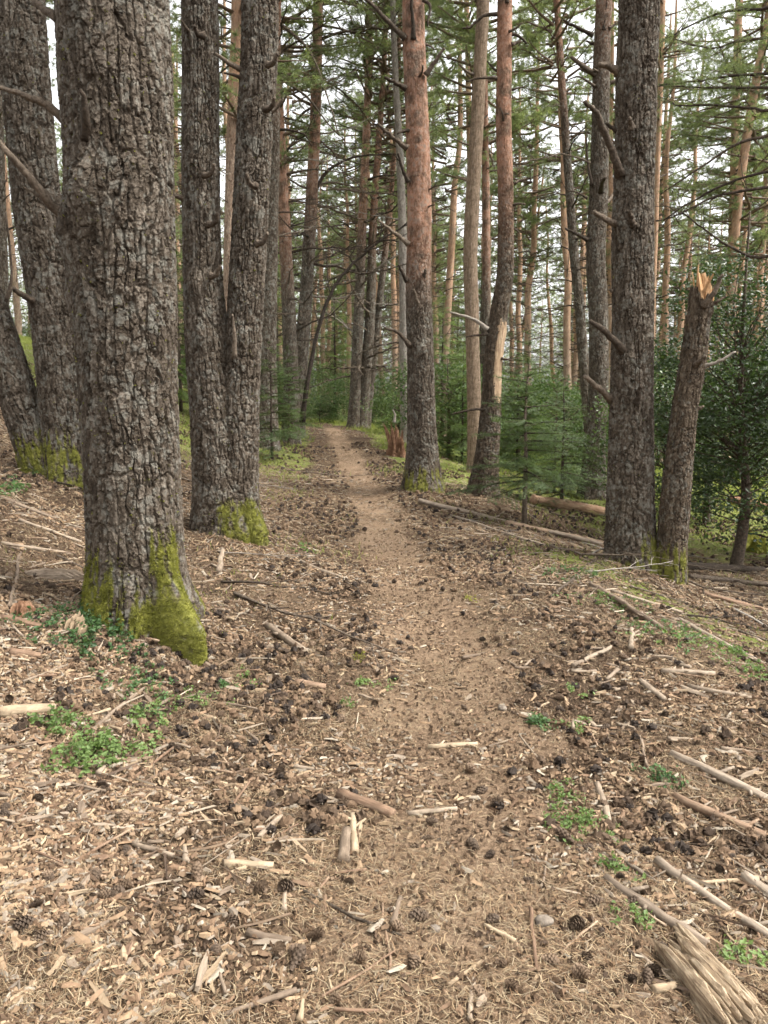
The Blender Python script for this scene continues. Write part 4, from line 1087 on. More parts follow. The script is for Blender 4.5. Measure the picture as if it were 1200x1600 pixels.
def stump(name, c, rad, h, label, mat, r, na=40, nz=22, jag=.6, cat='stump'):
    a = np.arange(na) * 2 * PI / na; t = np.linspace(0, 1, nz)
    top = h * np.clip(.35 + .3 * noise3(np.cos(a) * 2.2, np.sin(a) * 2.2, 3.3, 5) + .55 * np.exp(-(np.angle(np.exp(1j * (a - 1.9))) / .5) ** 2) + jag * .35 * r.uniform(-1, 1, na), .12, 1)
    A, T = np.meshgrid(a, t)
    rr = rad * (1 + .35 * np.exp(-T * 4) + .16 * fbm(np.cos(A) * 3, np.sin(A) * 3, T * 1.5, 31, 3) + .07 * r.uniform(-1, 1, A.shape))
    Z = -.06 + (top[None, :] + .06) * T
    rr = rr * (1 - .25 * T ** 2)
    V = np.stack([np.cos(A) * rr, np.sin(A) * rr, Z], -1).reshape(-1, 3)
    Vi = np.stack([np.cos(a) * rad * .45, np.sin(a) * rad * .45, top * .45], -1)
    V = np.vstack([V, Vi, [[0, 0, h * .15]]])
    i = np.arange(nz - 1)[:, None] * na; j = np.arange(na)[None, :]; j2 = (j + 1) % na
    q = np.stack([i + j, i + j2, i + na + j2, i + na + j], -1).reshape(-1, 4)
    k = np.arange(na); k2 = (k + 1) % na; b = (nz - 1) * na
    q2 = np.stack([b + k, b + k2, nz * na + k2, nz * na + k], -1); t3 = np.stack([nz * na + k, nz * na + k2, np.full(na, nz * na + na)], -1)
    tr = empty(name, c, label, cat)
    link('body', new_mesh('body', V, [q, q2, t3], mat, smooth=False), tr)
    return tr
c = ground_at(620, 712)
ts = stump('rotten_stump', c, .15, .58, 'jagged reddish-brown rotten stump left of the red-barked pine', M['rotten'], R1)
splinters('splinters', ts, np.array([-.02, .03, .12]), .13, .42, 16, R1, M['rotten'])
px_branch('dead_branch', ts, c, [(616, 660), (617, 648), (614, 640)], c[1], 5, R1, M['branch_pale'])
c = ground_at(1180, 860)
stump('mossy_stump', c, .2, .32, 'low moss-covered stump at right edge under the evergreen', M['moss'], R1, jag=.2)

# rotten wood lying at the lower right and by the big trunk
def chunk(name, p, L, W, H, ang, label, mat, r, cat='wood chunk', group=None, fibre=16):
    """a splintered block: long fibres side by side with ragged ends"""
    mb = MB()
    for k in range(fibre):
        y = (k / (fibre - 1) - .5) * W + r.normal(0, W * .02); w_ = W / fibre * r.uniform(.7, 1.5)
        x0, x1 = -L / 2 * r.uniform(.35, 1.1), L / 2 * r.uniform(.35, 1.15); h = H * (1 - .6 * abs(2 * y / W) ** 2) * (.55 + .6 * r.random())
        n = 6; xs = np.linspace(x0, x1, n); up = h * (1 + r.normal(0, .07, n)); up[0] *= .6; up[-1] *= .5
        dy = np.cumsum(r.normal(0, W * .012, n)); V = []
        for i in range(n):
            V += [[xs[i], y - w_ / 2 + dy[i], -.02], [xs[i], y - w_ / 2 + dy[i], up[i] * .8], [xs[i], y + dy[i], up[i]], [xs[i], y + w_ / 2 + dy[i], up[i] * .75], [xs[i], y + w_ / 2 + dy[i], -.02]]
        Q = [[i * 5 + j, i * 5 + j + 1, i * 5 + j + 6, i * 5 + j + 5] for i in range(n - 1) for j in range(4)]
        T = [[0, 2, 1], [0, 3, 2], [0, 4, 3]] + [[(n - 1) * 5 + a for a in tr] for tr in ((0, 1, 2), (0, 2, 3), (0, 3, 4))]
        mb.add(V, Q, T)
    return tag(link(name, mb.mesh(name, mat, False), None, p, (0, r.uniform(-.1, .1), ang)), label, cat, group)
def splintered_log(name, a, b, wpx, label, mat, r, n=130, cat='log piece'):
    """torn end of a rotten log: long overlapping fibres, ragged at both ends"""
    p, q = ground_at(*a), ground_at(*b); ax = unit(q - p); L = np.linalg.norm(q - p); W = wpx * pxsize((p + q) / 2); sd_ = unit(np.cross(ax, [0, 0, 1.0])); up = np.cross(sd_, ax)
    mb = MB()
    for k in range(n):
        c = r.uniform(-1, 1); lay = r.uniform(0, 1); roof = math.sqrt(max(0, 1 - c * c))
        x0 = L * r.uniform(0, .45) * (.4 + .6 * abs(c)); l = L * r.uniform(.3, .9); w = W * r.uniform(.022, .075); hz = W * .55 * roof * (.35 + .65 * lay) - W * .05
        m = 7; t = np.linspace(0, 1, m); wob = np.cumsum(r.normal(0, .012, (m, 2)), 0) * W
        env = np.minimum(1, np.minimum(t / .08 + .5, (1 - t) / .14 + .2))
        P = p + ax * (x0 + l * t)[:, None] + sd_ * (c * W * .5 * (1 - .25 * t) + wob[:, 0])[:, None] + up * (hz * (1 - .35 * t ** 2) + wob[:, 1])[:, None]
        V = []
        for i in range(m):
            ww, hh = w * env[i], w * env[i] * r.uniform(.7, 1.2)
            V += [P[i] - sd_ * ww - up * hh, P[i] - sd_ * ww * .8 + up * hh * .6, P[i] + up * hh * 1.3, P[i] + sd_ * ww + up * hh * .4, P[i] + sd_ * ww * .9 - up * hh]
        Q = [[i * 5 + g, i * 5 + (g + 1) % 5, i * 5 + 5 + (g + 1) % 5, i * 5 + 5 + g] for i in range(m - 1) for g in range(5)]
        T = [[0, 2, 1], [0, 3, 2], [0, 4, 3]] + [[(m - 1) * 5 + g for g in tr] for tr in ((0, 1, 2), (0, 2, 3), (0, 3, 4))]
        mb.add(np.array(V) - p, Q, T)
    rot = Vector(ax).to_track_quat('X', 'Z'); Ri = np.array(rot.inverted().to_matrix()); mb.v = [v @ Ri.T for v in mb.v]
    return tag(link(name, mb.mesh(name, mat, False), None, p, rot.to_euler()), label, cat)
splintered_log('rotten_log_end', (1175, 1640), (1050, 1488), 100, 'pale splintered piece of rotten log in the lower right corner', M['split_pale'], R1)
chunk('bark_chunk', ground_at(118, 985), .15, .11, .09, math.radians(80), 'pale splintered wood chunk among dark leaves left of the big trunk', M['plank'], R1)
chunk('bark_chunk', ground_at(35, 962), .12, .10, .08, math.radians(60), 'brown rotten wood chunk near the left edge beside dark leaves', M['rotten'], R1)
chunk('bark_chunk', ground_at(85, 905), .34, .12, .06, math.radians(15), 'grey weathered slab of wood left of the big trunk', M['pole'], R1)

# the sticks and poles that stand out on the ground
named = [
 ((945, 1380), (1105, 1492), 17, 'thick straight grey pole in the lower right, nearest the path', 'pole', 'pole'), ((1022, 1350), (1205, 1478), 14, 'long grey-brown pole right of the thick lower right pole', 'pole', 'pole'),
 ((975, 1360), (1195, 1500), 6, 'thin dark bent stick between the two long poles at lower right', 'branch', 'stick'), ((1050, 1182), (1205, 1252), 14, 'pale pole reaching the right edge above the others', 'pole', 'pole'),
 ((1055, 1245), (1195, 1310), 14, 'reddish brown pole below the pale pole at the right edge', 'twig', 'pole'), ((1160, 1375), (1215, 1415), 18, 'stubby thick pole cut by the right edge', 'pole', 'pole'),
 ((1100, 1480), (1130, 1570), 11, 'crooked stick running down from the thick pole end at lower right', 'stick', 'stick'), ((1000, 1500), (1075, 1560), 8, 'bent stick beside the splintered log piece', 'stick', 'stick'),
 ((528, 1244), (608, 1276), 19, 'short thick reddish stick lying in the middle foreground', 'twig', 'stick'), ((536, 1350), (541, 1305), 20, 'short stubby cut stick standing end-on in the middle foreground', 'stick', 'stick'),
 ((556, 1338), (552, 1285), 13, 'pale debarked stick beside the stubby cut stick', 'plank', 'stick'), ((460, 1388), (625, 1465), 6, 'long thin dark twig running diagonally across the lower middle', 'branch', 'twig'),
 ((638, 1276), (715, 1266), 9, 'pale stick pointing right near the thick reddish stick', 'stick', 'stick'), ((385, 1462), (455, 1478), 13, 'grey stick lying level at the bottom, left of the cones', 'stick', 'stick'),
 ((390, 1250), (340, 1180), 4, 'thin reddish twig in the left foreground', 'twig', 'twig'), ((205, 1322), (275, 1345), 9, 'bent brown stick in the left foreground', 'stick', 'stick'), ((80, 1355), (165, 1378), 7, 'thin brown stick with reddish end at lower left', 'twig', 'twig'),
 ((0, 1122), (85, 1115), 19, 'thick pale stick cut by the left edge beside bright green leaves', 'plank', 'stick'), ((145, 1150), (228, 1080), 8, 'pale forked twig sticking out of the bright green leaves', 'stick', 'twig'),
 ((418, 980), (485, 1022), 12, 'curved pale stick on the litter right of the mossy root', 'stick', 'stick'), ((462, 1070), (508, 1078), 13, 'short chopped log piece right of the mossy root', 'twig', 'stick'),
 ((342, 895), (352, 860), 9, 'curved pale branch piece between big trunk and forked pine', 'stick', 'stick'), ((0, 968), (65, 985), 12, 'brown stick at left edge below the wood chunk', 'twig', 'stick'), ((15, 955), (45, 868), 6, 'thin pale twig leaning up at the left edge', 'stick', 'twig'),
 ((15, 1022), (60, 1028), 13, 'brown log piece near the left edge under the dark leaves', 'twig', 'stick'), ((668, 1172), (742, 1168), 9, 'pointed pale wood splinter lying across the path', 'plank', 'stick'), ((932, 1228), (952, 1290), 11, 'pale stick standing beside the green patch at right', 'stick', 'stick'),
 ((840, 1283), (870, 1303), 11, 'short brown stick at the left end of the green patch', 'twig', 'stick'), ((1000, 1068), (1035, 1095), 10, 'short grey stick in the litter right of the path', 'stick', 'stick'), ((1035, 1055), (1120, 1058), 9, 'horizontal pale stick in the litter at right', 'stick', 'stick'),
 ((985, 1020), (988, 985), 9, 'curved grey stick pointing away, below the thick pine', 'stick', 'stick'), ((895, 1045), (955, 1015), 8, 'pale curved stick on the slope right of the path', 'stick', 'stick'), ((1075, 1075), (1180, 1095), 9, 'long pale stick near the right edge in the litter', 'stick', 'stick'),
 ((955, 925), (1070, 960), 7, 'thin stick below the foot of the thick pine', 'stick', 'stick'), ((860, 940), (948, 868), 5, 'thin twig leaning up against the foot of the thick pine', 'branch', 'twig'), ((920, 915), (1050, 985), 8, 'long pale stick on the green strip below the thick pine', 'stick', 'stick'),
 ((1060, 970), (1200, 1045), 8, 'pale pole along the green strip at the right', 'pole', 'pole'), ((735, 1600), (738, 1535), 9, 'upright pale twig at the bottom edge', 'stick', 'twig'), ((610, 1530), (600, 1420), 5, 'thin reddish twig pointing up in the lower middle', 'twig', 'twig'),
 ((920, 1500), (932, 1435), 5, 'curved pale twig left of the thick lower right pole', 'stick', 'twig'), ((842, 1390), (850, 1330), 5, 'curved twig right of the trail in the foreground', 'stick', 'twig'), ((1020, 1555), (1060, 1545), 14, 'short pale wood piece near the splintered log piece', 'plank', 'stick'),
 ((0, 780), (90, 812), 7, 'grey branch on the bank at left edge', 'stick', 'stick'), ((30, 815), (130, 850), 6, 'thin branch on the bank left of the big trunk', 'stick', 'stick'), ((0, 850), (110, 866), 7, 'long pale branch lower on the bank at left', 'stick', 'stick'),
 ((470, 880), (540, 905), 6, 'thin stick on the litter left of the path', 'stick', 'stick'), ((440, 1280), (405, 1310), 10, 'pale stick among cones in the left foreground', 'stick', 'stick'), ((350, 1362), (428, 1358), 15, 'split pale plank-like wood piece among the cones', 'plank', 'wood piece'),
]
mats_len = {'pole': M['pole'], 'branch': M['branch'], 'twig': M['twig'], 'stick': M['stick'], 'plank': M['plank']}
for a, b, w, lab, mt, cat in named:
    p, q = ground_at(*a), ground_at(*b)
    r_ = w * pxsize(p) / 2
    log({'pole': 'fallen_pole', 'stick': 'stick', 'twig': 'twig', 'wood piece': 'wood_piece'}[cat], p, q, r_, r_ * .82, lab, mats_len[mt], cat, res=.004, lift=.45)

_r = np.random.default_rng(640); fallen = []
for k in range(64):
    if k < 30: x, y = _r.uniform(-4.6, -1.0), _r.uniform(5.0, 12.5); where = 'on the left bank'
    else: y = _r.uniform(4.2, 11.5); x = path_x(y) + _r.uniform(.8, 3.4); where = 'on the right verge'
    if x < -.55 * y or x > .55 * y: continue
    L = _r.uniform(.5, 1.5); a = _r.normal(-.35, .8)
    dz = float(height(x + .3 * math.cos(a), y + .3 * math.sin(a)) - height(x - .3 * math.cos(a), y - .3 * math.sin(a))) / .6
    o = link('fallen_branch', (DEAD + DEAD_PALE)[_r.integers(0, 8)], None, (x, y, float(height(x, y)) + .02), (_r.choice([0, PI]) + _r.normal(0, .25), -math.atan(dz) + _r.normal(0, .04), a), (L, L * .8, L * .55))
    fallen.append(tag(o, 'x', 'branch', 'bare fallen branches ' + where))
number_from_left(fallen, '')

# stones
def stone(px, py, w, label):
    p = ground_at(px, py); r = np.random.default_rng(px); nu, nv = 16, 10
    th, ph = np.meshgrid(np.arange(nu) * 2 * PI / nu, np.linspace(.05, PI - .05, nv))
    d = np.stack([np.cos(th) * np.sin(ph), np.sin(th) * np.sin(ph), np.cos(ph)], -1)
    R = w * pxsize(p) / 2 * (1 + .25 * fbm(d[..., 0] * 1.7, d[..., 1] * 1.7, d[..., 2] * 1.7, px, 3))
    V = (d * R[..., None] * np.array([1, .85, .6])).reshape(-1, 3)
    i = np.arange(nv - 1)[:, None] * nu; j = np.arange(nu)[None, :]; j2 = (j + 1) % nu
    q = np.stack([i + j2, i + j, i + nu + j, i + nu + j2], -1).reshape(-1, 4)
    o = link('stone', new_mesh('stone', V, q, M['stone']), None, p + np.array([0, 0, .004])); tag(o, label, 'stone')
stone(850, 1445, 30, 'rounded brownish stone on the trail in the lower right')
stone(680, 1455, 18, 'small pale stone on the trail near the bottom')
stone(785, 1110, 14, 'small stone right of the trail')

# ------------------------------------------------------------------ pine cones
def cone_mesh(seed, L=.05, Rm=.019, openness=.9):
    r = np.random.default_rng(seed); mb = MB(); n = 62; ga = 2.399963
    tube(mb, np.array([[x, 0, 0] for x in np.linspace(0, L, 5)]), Rm * .5 * np.array([.6, 1, .9, .6, .15]), 6)
    for k in range(n):
        t = (k + .5) / n; x = L * t; prof = math.sin(min(1, t * 1.7 + .12) * PI / 2) * (1 - t ** 3 * .75); a = k * ga
        R_ = Rm * prof * r.uniform(.9, 1.1); w = Rm * .42 * (.5 + .5 * prof)
        u = np.array([0, math.cos(a), math.sin(a)]); s = np.array([0, -math.sin(a), math.cos(a)]); ax = np.array([1.0, 0, 0])
        f = ax * (.25 + .6 * (1 - openness) + .5 * t) * R_
        p = ax * x + u * R_ * .3
        tip = ax * x + u * R_ + f
        V = [p - s * w * .6, p + s * w * .6, tip + s * w * .85 - f * .2, tip + u * R_ * .12 + ax * .003, tip - s * w * .85 - f * .2, tip - ax * .004]
        mb.add(V, None, [[0, 1, 2], [0, 2, 4], [2, 3, 4], [0, 4, 5], [1, 5, 2], [5, 4, 3], [5, 3, 2]])
    return mb.mesh('pine_cone', M['cone'], False)
CONES = [cone_mesh(1), cone_mesh(2, .045, .021, 1.2), cone_mesh(3, .055, .0165, .55), cone_mesh(4, .042, .018, .9)]

def on_trail(x, y): return path_mask(x, y)
MARKS = [(850, 1445, 'the rounded stone'), (568, 1260, 'the thick reddish stick'), (543, 1330, 'the upright stubby stick'), (140, 1190, 'the bright green clump'), (905, 1290, 'the bright green patch'), (1025, 1430, 'the thick lower right pole'),
         (1110, 1560, 'the splintered log piece'), (540, 1425, 'the long diagonal twig'), (420, 1470, 'the level grey stick'), (240, 1335, 'the bent brown stick'), (120, 1365, 'the thin red-ended stick'), (45, 1118, 'the thick pale stick at left'),
         (190, 1110, 'the forked twig in the leaves'), (450, 1000, 'the curved pale stick'), (485, 1075, 'the chopped log piece'), (340, 1040, 'the mossy root tip'), (60, 1025, 'the brown log piece'), (705, 1170, 'the splinter across the path'),
         (842, 1133, 'the small tuft right of the trail'), (1120, 1215, 'the pale pole at right'), (1120, 1280, 'the reddish pole at right'), (1075, 1057, 'the horizontal pale stick'), (925, 1030, 'the pale curved stick'), (562, 1028, 'the round mossy tuft'),
         (735, 938, 'the mossy lump by the trail'), (985, 925, 'the thick pine foot'), (360, 850, 'the forked pine foot'), (660, 770, 'the red-barked pine foot'), (735, 1565, 'the upright twig at the bottom'), (390, 1360, 'the split plank'), (60, 1560, 'the lower left corner'),
         (300, 1560, 'the bottom edge left of centre'), (1160, 1500, 'the leaves among the poles'), (680, 1455, 'the small pale stone'), (50, 1430, 'the left edge near the bottom'), (300, 1200, 'the bare patch right of the bright clump')]
MARKW = [(ground_at(a, b)[:2], c) for a, b, c in MARKS]
def name_by_mark(objs, what, look):
    by = {}
    for o in objs:
        p = np.array(o.location[:2]); d = [np.linalg.norm(p - m) for m, c in MARKW]; i = int(np.argmin(d)); v = p - MARKW[i][0]
        side = ('right of' if v[0] > 0 else 'left of') if abs(v[0]) > abs(v[1]) * .6 else ('beyond' if v[1] > 0 else 'in front of')
        if MARKW[i][1].startswith(('the left edge', 'the bottom edge', 'the lower left')): side = 'near'
        by.setdefault((side, MARKW[i][1]), []).append((d[i], o))
    for (side, m), l in by.items():
        l.sort(key=lambda q: q[0])
        for i, (d, o) in enumerate(l):
            o['label'] = '%s %s %s %s' % ('nearest' if i == 0 else ORD[min(i, 55)] + ' nearest', look, side, m)
def gzone(x, y):
    u = x - float(path_x(y))
    near = 'in the foreground' if y < 3.2 else 'below the big mossy trunk' if (y < 4.6 and u < 0) else 'in the middle distance' if y > 4.6 else 'near the right-hand poles'
    side = 'on the trail' if abs(u) < .4 else 'left of the trail' if u < 0 else 'right of the trail'
    return side + ' ' + near
def scatter(r, n, y0, y1, trail=.25, xw=.56, power=1.0, dens=None):
    out = np.zeros((0, 2))
    while len(out) < n:
        m = n * 2
        y = (r.uniform(y0 ** power, y1 ** power, m)) ** (1 / power); x = r.uniform(-1, 1, m) * (xw * y + .25)
        keep = r.random(m) < (1 - (1 - trail) * path_mask(x, y))
        if dens is not None: keep &= r.random(m) < dens(x, y)
        out = np.vstack([out, np.stack([x, y], -1)[keep]])
    return out[:n]
clump = lambda s, f=1.4: (lambda x, y: np.clip(.45 + .9 * fbm(x * f, y * f, 0, s, 3), .04, 1))
_r = np.random.default_rng(501)
pts = scatter(_r, 300, 1.75, 4.6, .25, .53, 1.0, lambda x, y: np.clip(.2 + 1.2 * fbm(x * 2.0, y * 2.0, 0, 61, 3) + .5 * np.exp(-((x + .1) / .35) ** 2 - ((y - 2.5) / .5) ** 2), .03, 1))
for k, (x, y) in enumerate(pts):
    sc_ = _r.uniform(.5, 1.15); zn = gzone(x, y); sc_ = (sc_ * _r.uniform(.7, 1.15), sc_ * _r.uniform(.75, 1.1), sc_)
    o = link('pine_cone', CONES[_r.integers(0, 4)], None, (x, y, float(height(x, y)) + .010 * sc_[2]), (_r.uniform(0, 6.28), _r.uniform(-.5, .4), _r.uniform(0, 6.28)), sc_)
    tag(o, 'dry brown pine cone lying ' + zn, 'pine cone', 'pine cones ' + zn)
name_by_mark([o for o in C.objects if o.name.startswith('pine_cone')], '', 'brown pine cone')
# farther cones, past counting: simple scaled lumps joined
def far_cones():
    r = np.random.default_rng(502); n = 12500; P = scatter(r, n, 2.5, 17, .07, .6, 1.25, lambda x, y: np.clip(.25 + 1.1 * fbm(x * 1.5, y * 1.5, 0, 62, 3) + .5 * np.exp(-((np.abs(x - path_x(y)) - .75) / .4) ** 2), .02, 1)); mb_v, mb_t = [], []
    z = height(P[:, 0], P[:, 1])
    rr = r.uniform(.6, 1.1, n); d = r.uniform(0, 2 * PI, n)
    ax = np.stack([np.cos(d), np.sin(d), r.normal(0, .2, n)], -1); sx = np.stack([-np.sin(d), np.cos(d), np.zeros(n)], -1); up = np.cross(ax, sx)
    c = np.column_stack([P, z + .012])
    rings = [(-.024, .4), (-.013, 1.0), (-.002, .95), (.010, .75), (.022, .35)]; m = 8
    V = []
    for i, (xo, ro) in enumerate(rings):
        for j in range(m):
            an = j * 2 * PI / m; q_ = .021 * ro * ((1.15 if (i + j) % 2 else .55) + .25 * r.uniform(-1, 1, n))
            V.append(c + ax * ((xo + .006 * ((i + j) % 2)) * rr)[:, None] + (sx * math.cos(an) + up * math.sin(an)) * (q_ * rr)[:, None])
    V = np.stack(V, 1)
    F_ = np.array([[i * m + j, i * m + (j + 1) % m, i * m + m + (j + 1) % m, i * m + m + j] for i in range(4) for j in range(m)])
    q = (np.arange(n)[:, None, None] * (5 * m) + F_[None]).reshape(-1, 4)
    pal = np.array([(.045, .030, .02), (.075, .05, .032), (.12, .078, .048), (.17, .115, .072), (.03, .022, .017)])
    tag(link('pine_cone_scatter', new_mesh('pine_cone_scatter', V.reshape(-1, 3), q, M['litter'], cols=np.repeat(pal[r.integers(0, 5, n)], 5 * m, 0), smooth=False)), 'many small pine cones strewn over the farther forest floor', kind='stuff')
far_cones()

# ------------------------------------------------------------------ sticks, chips, needles
def stick_mesh(seed, L, r0, mat, bend=.06, n=7, sides=7):
    r = np.random.default_rng(seed); mb = MB(); x = np.linspace(-L / 2, L / 2, n)
    P = np.stack([x, np.cumsum(r.normal(0, bend, n)) * L / n, np.cumsum(r.normal(0, bend * .3, n)) * L / n], -1); P -= P.mean(0)
    rad = r0 * np.linspace(1.1, .75, n) * (1 + r.normal(0, .08, n))
    tube(mb, P, rad, sides, True, .08, r)
    if r.random() < .5:
        i = r.integers(2, n - 2); d = unit(np.array([r.uniform(.4, 1), r.choice([-1, 1]), .15])); tube(mb, P[i] + d * L * .14 * np.linspace(0, 1, 3)[:, None], np.linspace(rad[i] * .6, rad[i] * .3, 3), 5)
    return mb.mesh('stick', mat)
STICKS = [stick_mesh(600 + k, L, r_, m) for k, (L, r_, m) in enumerate([(.16, .0065, M['stick']), (.11, .008, M['stick']), (.22, .005, M['twig']), (.30, .005, M['stick']), (.09, .006, M['plank']), (.18, .004, M['twig']), (.13, .0095, M['stick']), (.26, .0035, M['twig']), (.10, .005, M['stick']), (.2, .007, M['plank'])])]
_r = np.random.default_rng(601)
for k, (x, y) in enumerate(scatter(_r, 300, 1.75, 5.6, .2, .53, 1.0, clump(63, 1.2))):
    sc_ = _r.uniform(.6, 1.2); zn = gzone(x, y)
    o = link('stick', STICKS[k % 10], None, (x, y, float(height(x, y)) + .006 * sc_), (_r.uniform(0, 6.28) * 0, _r.normal(0, .07), _r.uniform(0, 6.28)), sc_)
    tag(o, 'short weathered stick lying in the litter ' + zn, 'stick', 'sticks ' + zn)
name_by_mark([o for o in C.objects if o.get('group', '').startswith('sticks ')], '', 'short weathered stick')
def chip_mesh(seed, L, W, H, mat):
    r = np.random.default_rng(seed); n = 5; xs = np.linspace(-.5, .5, n); V = []
    wp = np.array([.45, .9, 1, .85, .3]) * r.uniform(.75, 1.2, n); dy = np.cumsum(r.normal(0, .12, n)); z = np.cumsum(r.normal(0, .25, n)) * H
    for i in range(n):
        for sy, sz in ((-1, 0), (1, 0), (.75, 1), (-.75, 1)):
            V.append([xs[i] * L * (1 + .1 * r.normal()), (sy * wp[i] * .5 + dy[i]) * W, z[i] + (sz - .4) * H * r.uniform(.7, 1.1)])
    Q = [[i * 4 + j, i * 4 + (j + 1) % 4, i * 4 + 4 + (j + 1) % 4, i * 4 + 4 + j] for i in range(n - 1) for j in range(4)] + [[3, 2, 1, 0], [n * 4 - 4, n * 4 - 3, n * 4 - 2, n * 4 - 1]]
    return new_mesh('wood_chip', np.array(V), np.array(Q), mat, smooth=False)
CHIPS = [chip_mesh(700 + k, L, W, H, m) for k, (L, W, H, m) in enumerate([(.075, .02, .008, M['plank']), (.05, .022, .006, M['stick']), (.09, .016, .008, M['plank']), (.045, .03, .005, M['twig']), (.06, .014, .007, M['plank']), (.11, .022, .012, M['stick'])])]
_r = np.random.default_rng(701)
for k, (x, y) in enumerate(scatter(_r, 300, 1.7, 4.4, .3, .53, 1.0, clump(64, 1.5))):
    sc_ = _r.uniform(.6, 1.25); zn = gzone(x, y)
    o = link('wood_chip', CHIPS[k % 6], None, (x, y, float(height(x, y)) + .006), (_r.normal(0, .25), _r.normal(0, .15), _r.uniform(0, 6.28)), sc_)
    tag(o, 'pale splintered wood chip lying ' + zn, 'wood chip', 'wood chips ' + zn)

name_by_mark([o for o in C.objects if o.name.startswith('wood_chip')], '', 'pale wood chip')
PAL = np.array([(.25, .18, .112), (.22, .148, .09), (.155, .098, .06), (.31, .235, .152), (.20, .16, .12), (.09, .056, .034), (.24, .165, .102), (.255, .215, .165), (.18, .117, .072), (.12, .077, .048)])
def slope_tilt(x, y, d, e=.03):
    return (height(x + d[:, 0] * e, y + d[:, 1] * e) - height(x - d[:, 0] * e, y - d[:, 1] * e)) / (2 * e)
def strew(name, label, n, y0, y1, L0, L1, W, H, seed, trail, power, pal, dens, up=.004, tilt=.12, boxy=True, bend=0.0):
    r = np.random.default_rng(seed); P = scatter(r, n, y0, y1, trail, .6, power, dens); x, y = P[:, 0], P[:, 1]
    a = r.uniform(0, 2 * PI, n); d = np.stack([np.cos(a), np.sin(a), np.zeros(n)], -1)
    d[:, 2] = slope_tilt(x, y, d) + r.normal(0, tilt, n); d = unit(d)
    s = unit(np.stack([-d[:, 1], d[:, 0], r.normal(0, .25, n)], -1)); u = np.cross(d, s)
    L = (L0 * (L1 / L0) ** r.random(n))[:, None]; w = W * r.uniform(.5, 1.4, (n, 1)) * (L / L1) ** .4; h = H * r.uniform(.5, 1.4, (n, 1))
    c = np.column_stack([x, y, height(x, y) + up * r.uniform(.2, 1.6, n)])
    col = pal[r.integers(0, len(pal), n)] * r.uniform(.7, 1.2, (n, 1))
    if boxy:
        b = s * (w * r.normal(0, .5, (n, 1)) + L * bend * r.normal(0, 1, (n, 1)))
        V = np.stack([c - d * L / 2 - s * w * .3, c - d * L / 2 + s * w * .35, c + b + s * w * .5, c + d * L / 2 + s * w * .2, c + d * L / 2 - s * w * .3, c + b - s * w * .5,
                      c - d * L * .45 + u * h * .8, c + b + u * h, c + d * L * .46 + u * h * .7], 1)
        T = np.array([[0, 5, 6], [5, 7, 6], [1, 6, 2], [2, 6, 7], [5, 4, 7], [4, 8, 7], [2, 7, 3], [3, 7, 8], [0, 6, 1], [3, 8, 4]]); k = 9
    else:
        bd = u * L * .06 + s * L * r.normal(0, .10, (n, 1))
        V = np.stack([c - d * L / 2 - s * w / 2, c - d * L / 2 + s * w / 2, c + bd - s * w / 2, c + bd + s * w / 2, c + d * L / 2], 1)
        T = np.array([[0, 1, 3], [0, 3, 2], [2, 3, 4]]); k = 5
    f = (np.arange(n)[:, None, None] * k + T[None]).reshape(-1, 3)
    o = link(name, new_mesh(name, V.reshape(-1, 3), f, M['litter'], cols=np.repeat(col, k, 0), smooth=False))
    tag(o, label, kind='stuff')
strew('chip_litter', 'small bark and wood chips covering the near forest floor', 34000, 1.6, 6.5, .009, .055, .013, .007, 801, .5, .85, PAL, lambda x, y: np.clip(.22 + 1.0 * fbm(x * 1.3, y * 1.3, 0, 65, 2) + .6 * fbm(x * 5, y * 5, 0, 66, 2), .05, 1))
strew('far_chip_litter', 'bark and wood chips covering the farther forest floor', 30000, 6.0, 20, .02, .075, .012, .006, 802, .38, 1.4, PAL * .85, lambda x, y: clump(66, .9)(x, y) * np.clip(1.1 - green_mask(x, y), .12, 1), up=.008)
strew('soil_crumbs', 'dark crumbs of soil and bark between the chips', 30000, 1.6, 8, .008, .026, .012, .009, 806, .8, .95, np.array([(.09, .058, .035), (.06, .039, .025), (.14, .092, .057), (.19, .13, .083)]), None)
NP = np.array([(.29, .205, .12), (.225, .145, .082), (.36, .28, .175), (.17, .103, .058), (.27, .21, .14)]) * .86
strew('needle_litter', 'fallen dry pine needles matted over the near forest floor', 110000, 1.6, 6.0, .02, .06, .0017, .001, 803, .6, .85, NP, lambda x, y: np.clip(.35 - .7 * fbm(x * 1.3, y * 1.3, 0, 65, 2) + .6 * fbm(x * 4, y * 4, 0, 68, 2), .08, 1), up=.007, tilt=.16, boxy=False)
strew('far_needle_litter', 'fallen dry pine needles over the farther forest floor', 40000, 6.0, 16, .05, .12, .005, .001, 804, .35, 1.3, NP, lambda x, y: np.clip(1.1 - green_mask(x, y), .2, 1), up=.01, tilt=.16, boxy=False)
strew('twig_litter', 'thin broken twigs strewn over the forest floor', 8000, 1.7, 20, .04, .30, .006, .006, 805, .06, 1.2, np.array([(.24, .19, .14), (.17, .12, .08), (.31, .255, .19), (.11, .075, .052)]), lambda x, y: clump(67, .9)(x, y) * (.35 + .65 * sstep(.5, 1.2, np.abs(x - path_x(y)))), up=.009, tilt=.06, bend=.09)
strew('bark_flakes', 'flat flakes of bark and grey wood bits on the near forest floor', 5200, 1.6, 9, .025, .085, .024, .006, 807, .3, 1.0, PAL[[1, 2, 4, 5, 6, 7, 8, 9]], clump(69, 1.9), up=.006, tilt=.15, bend=.03)

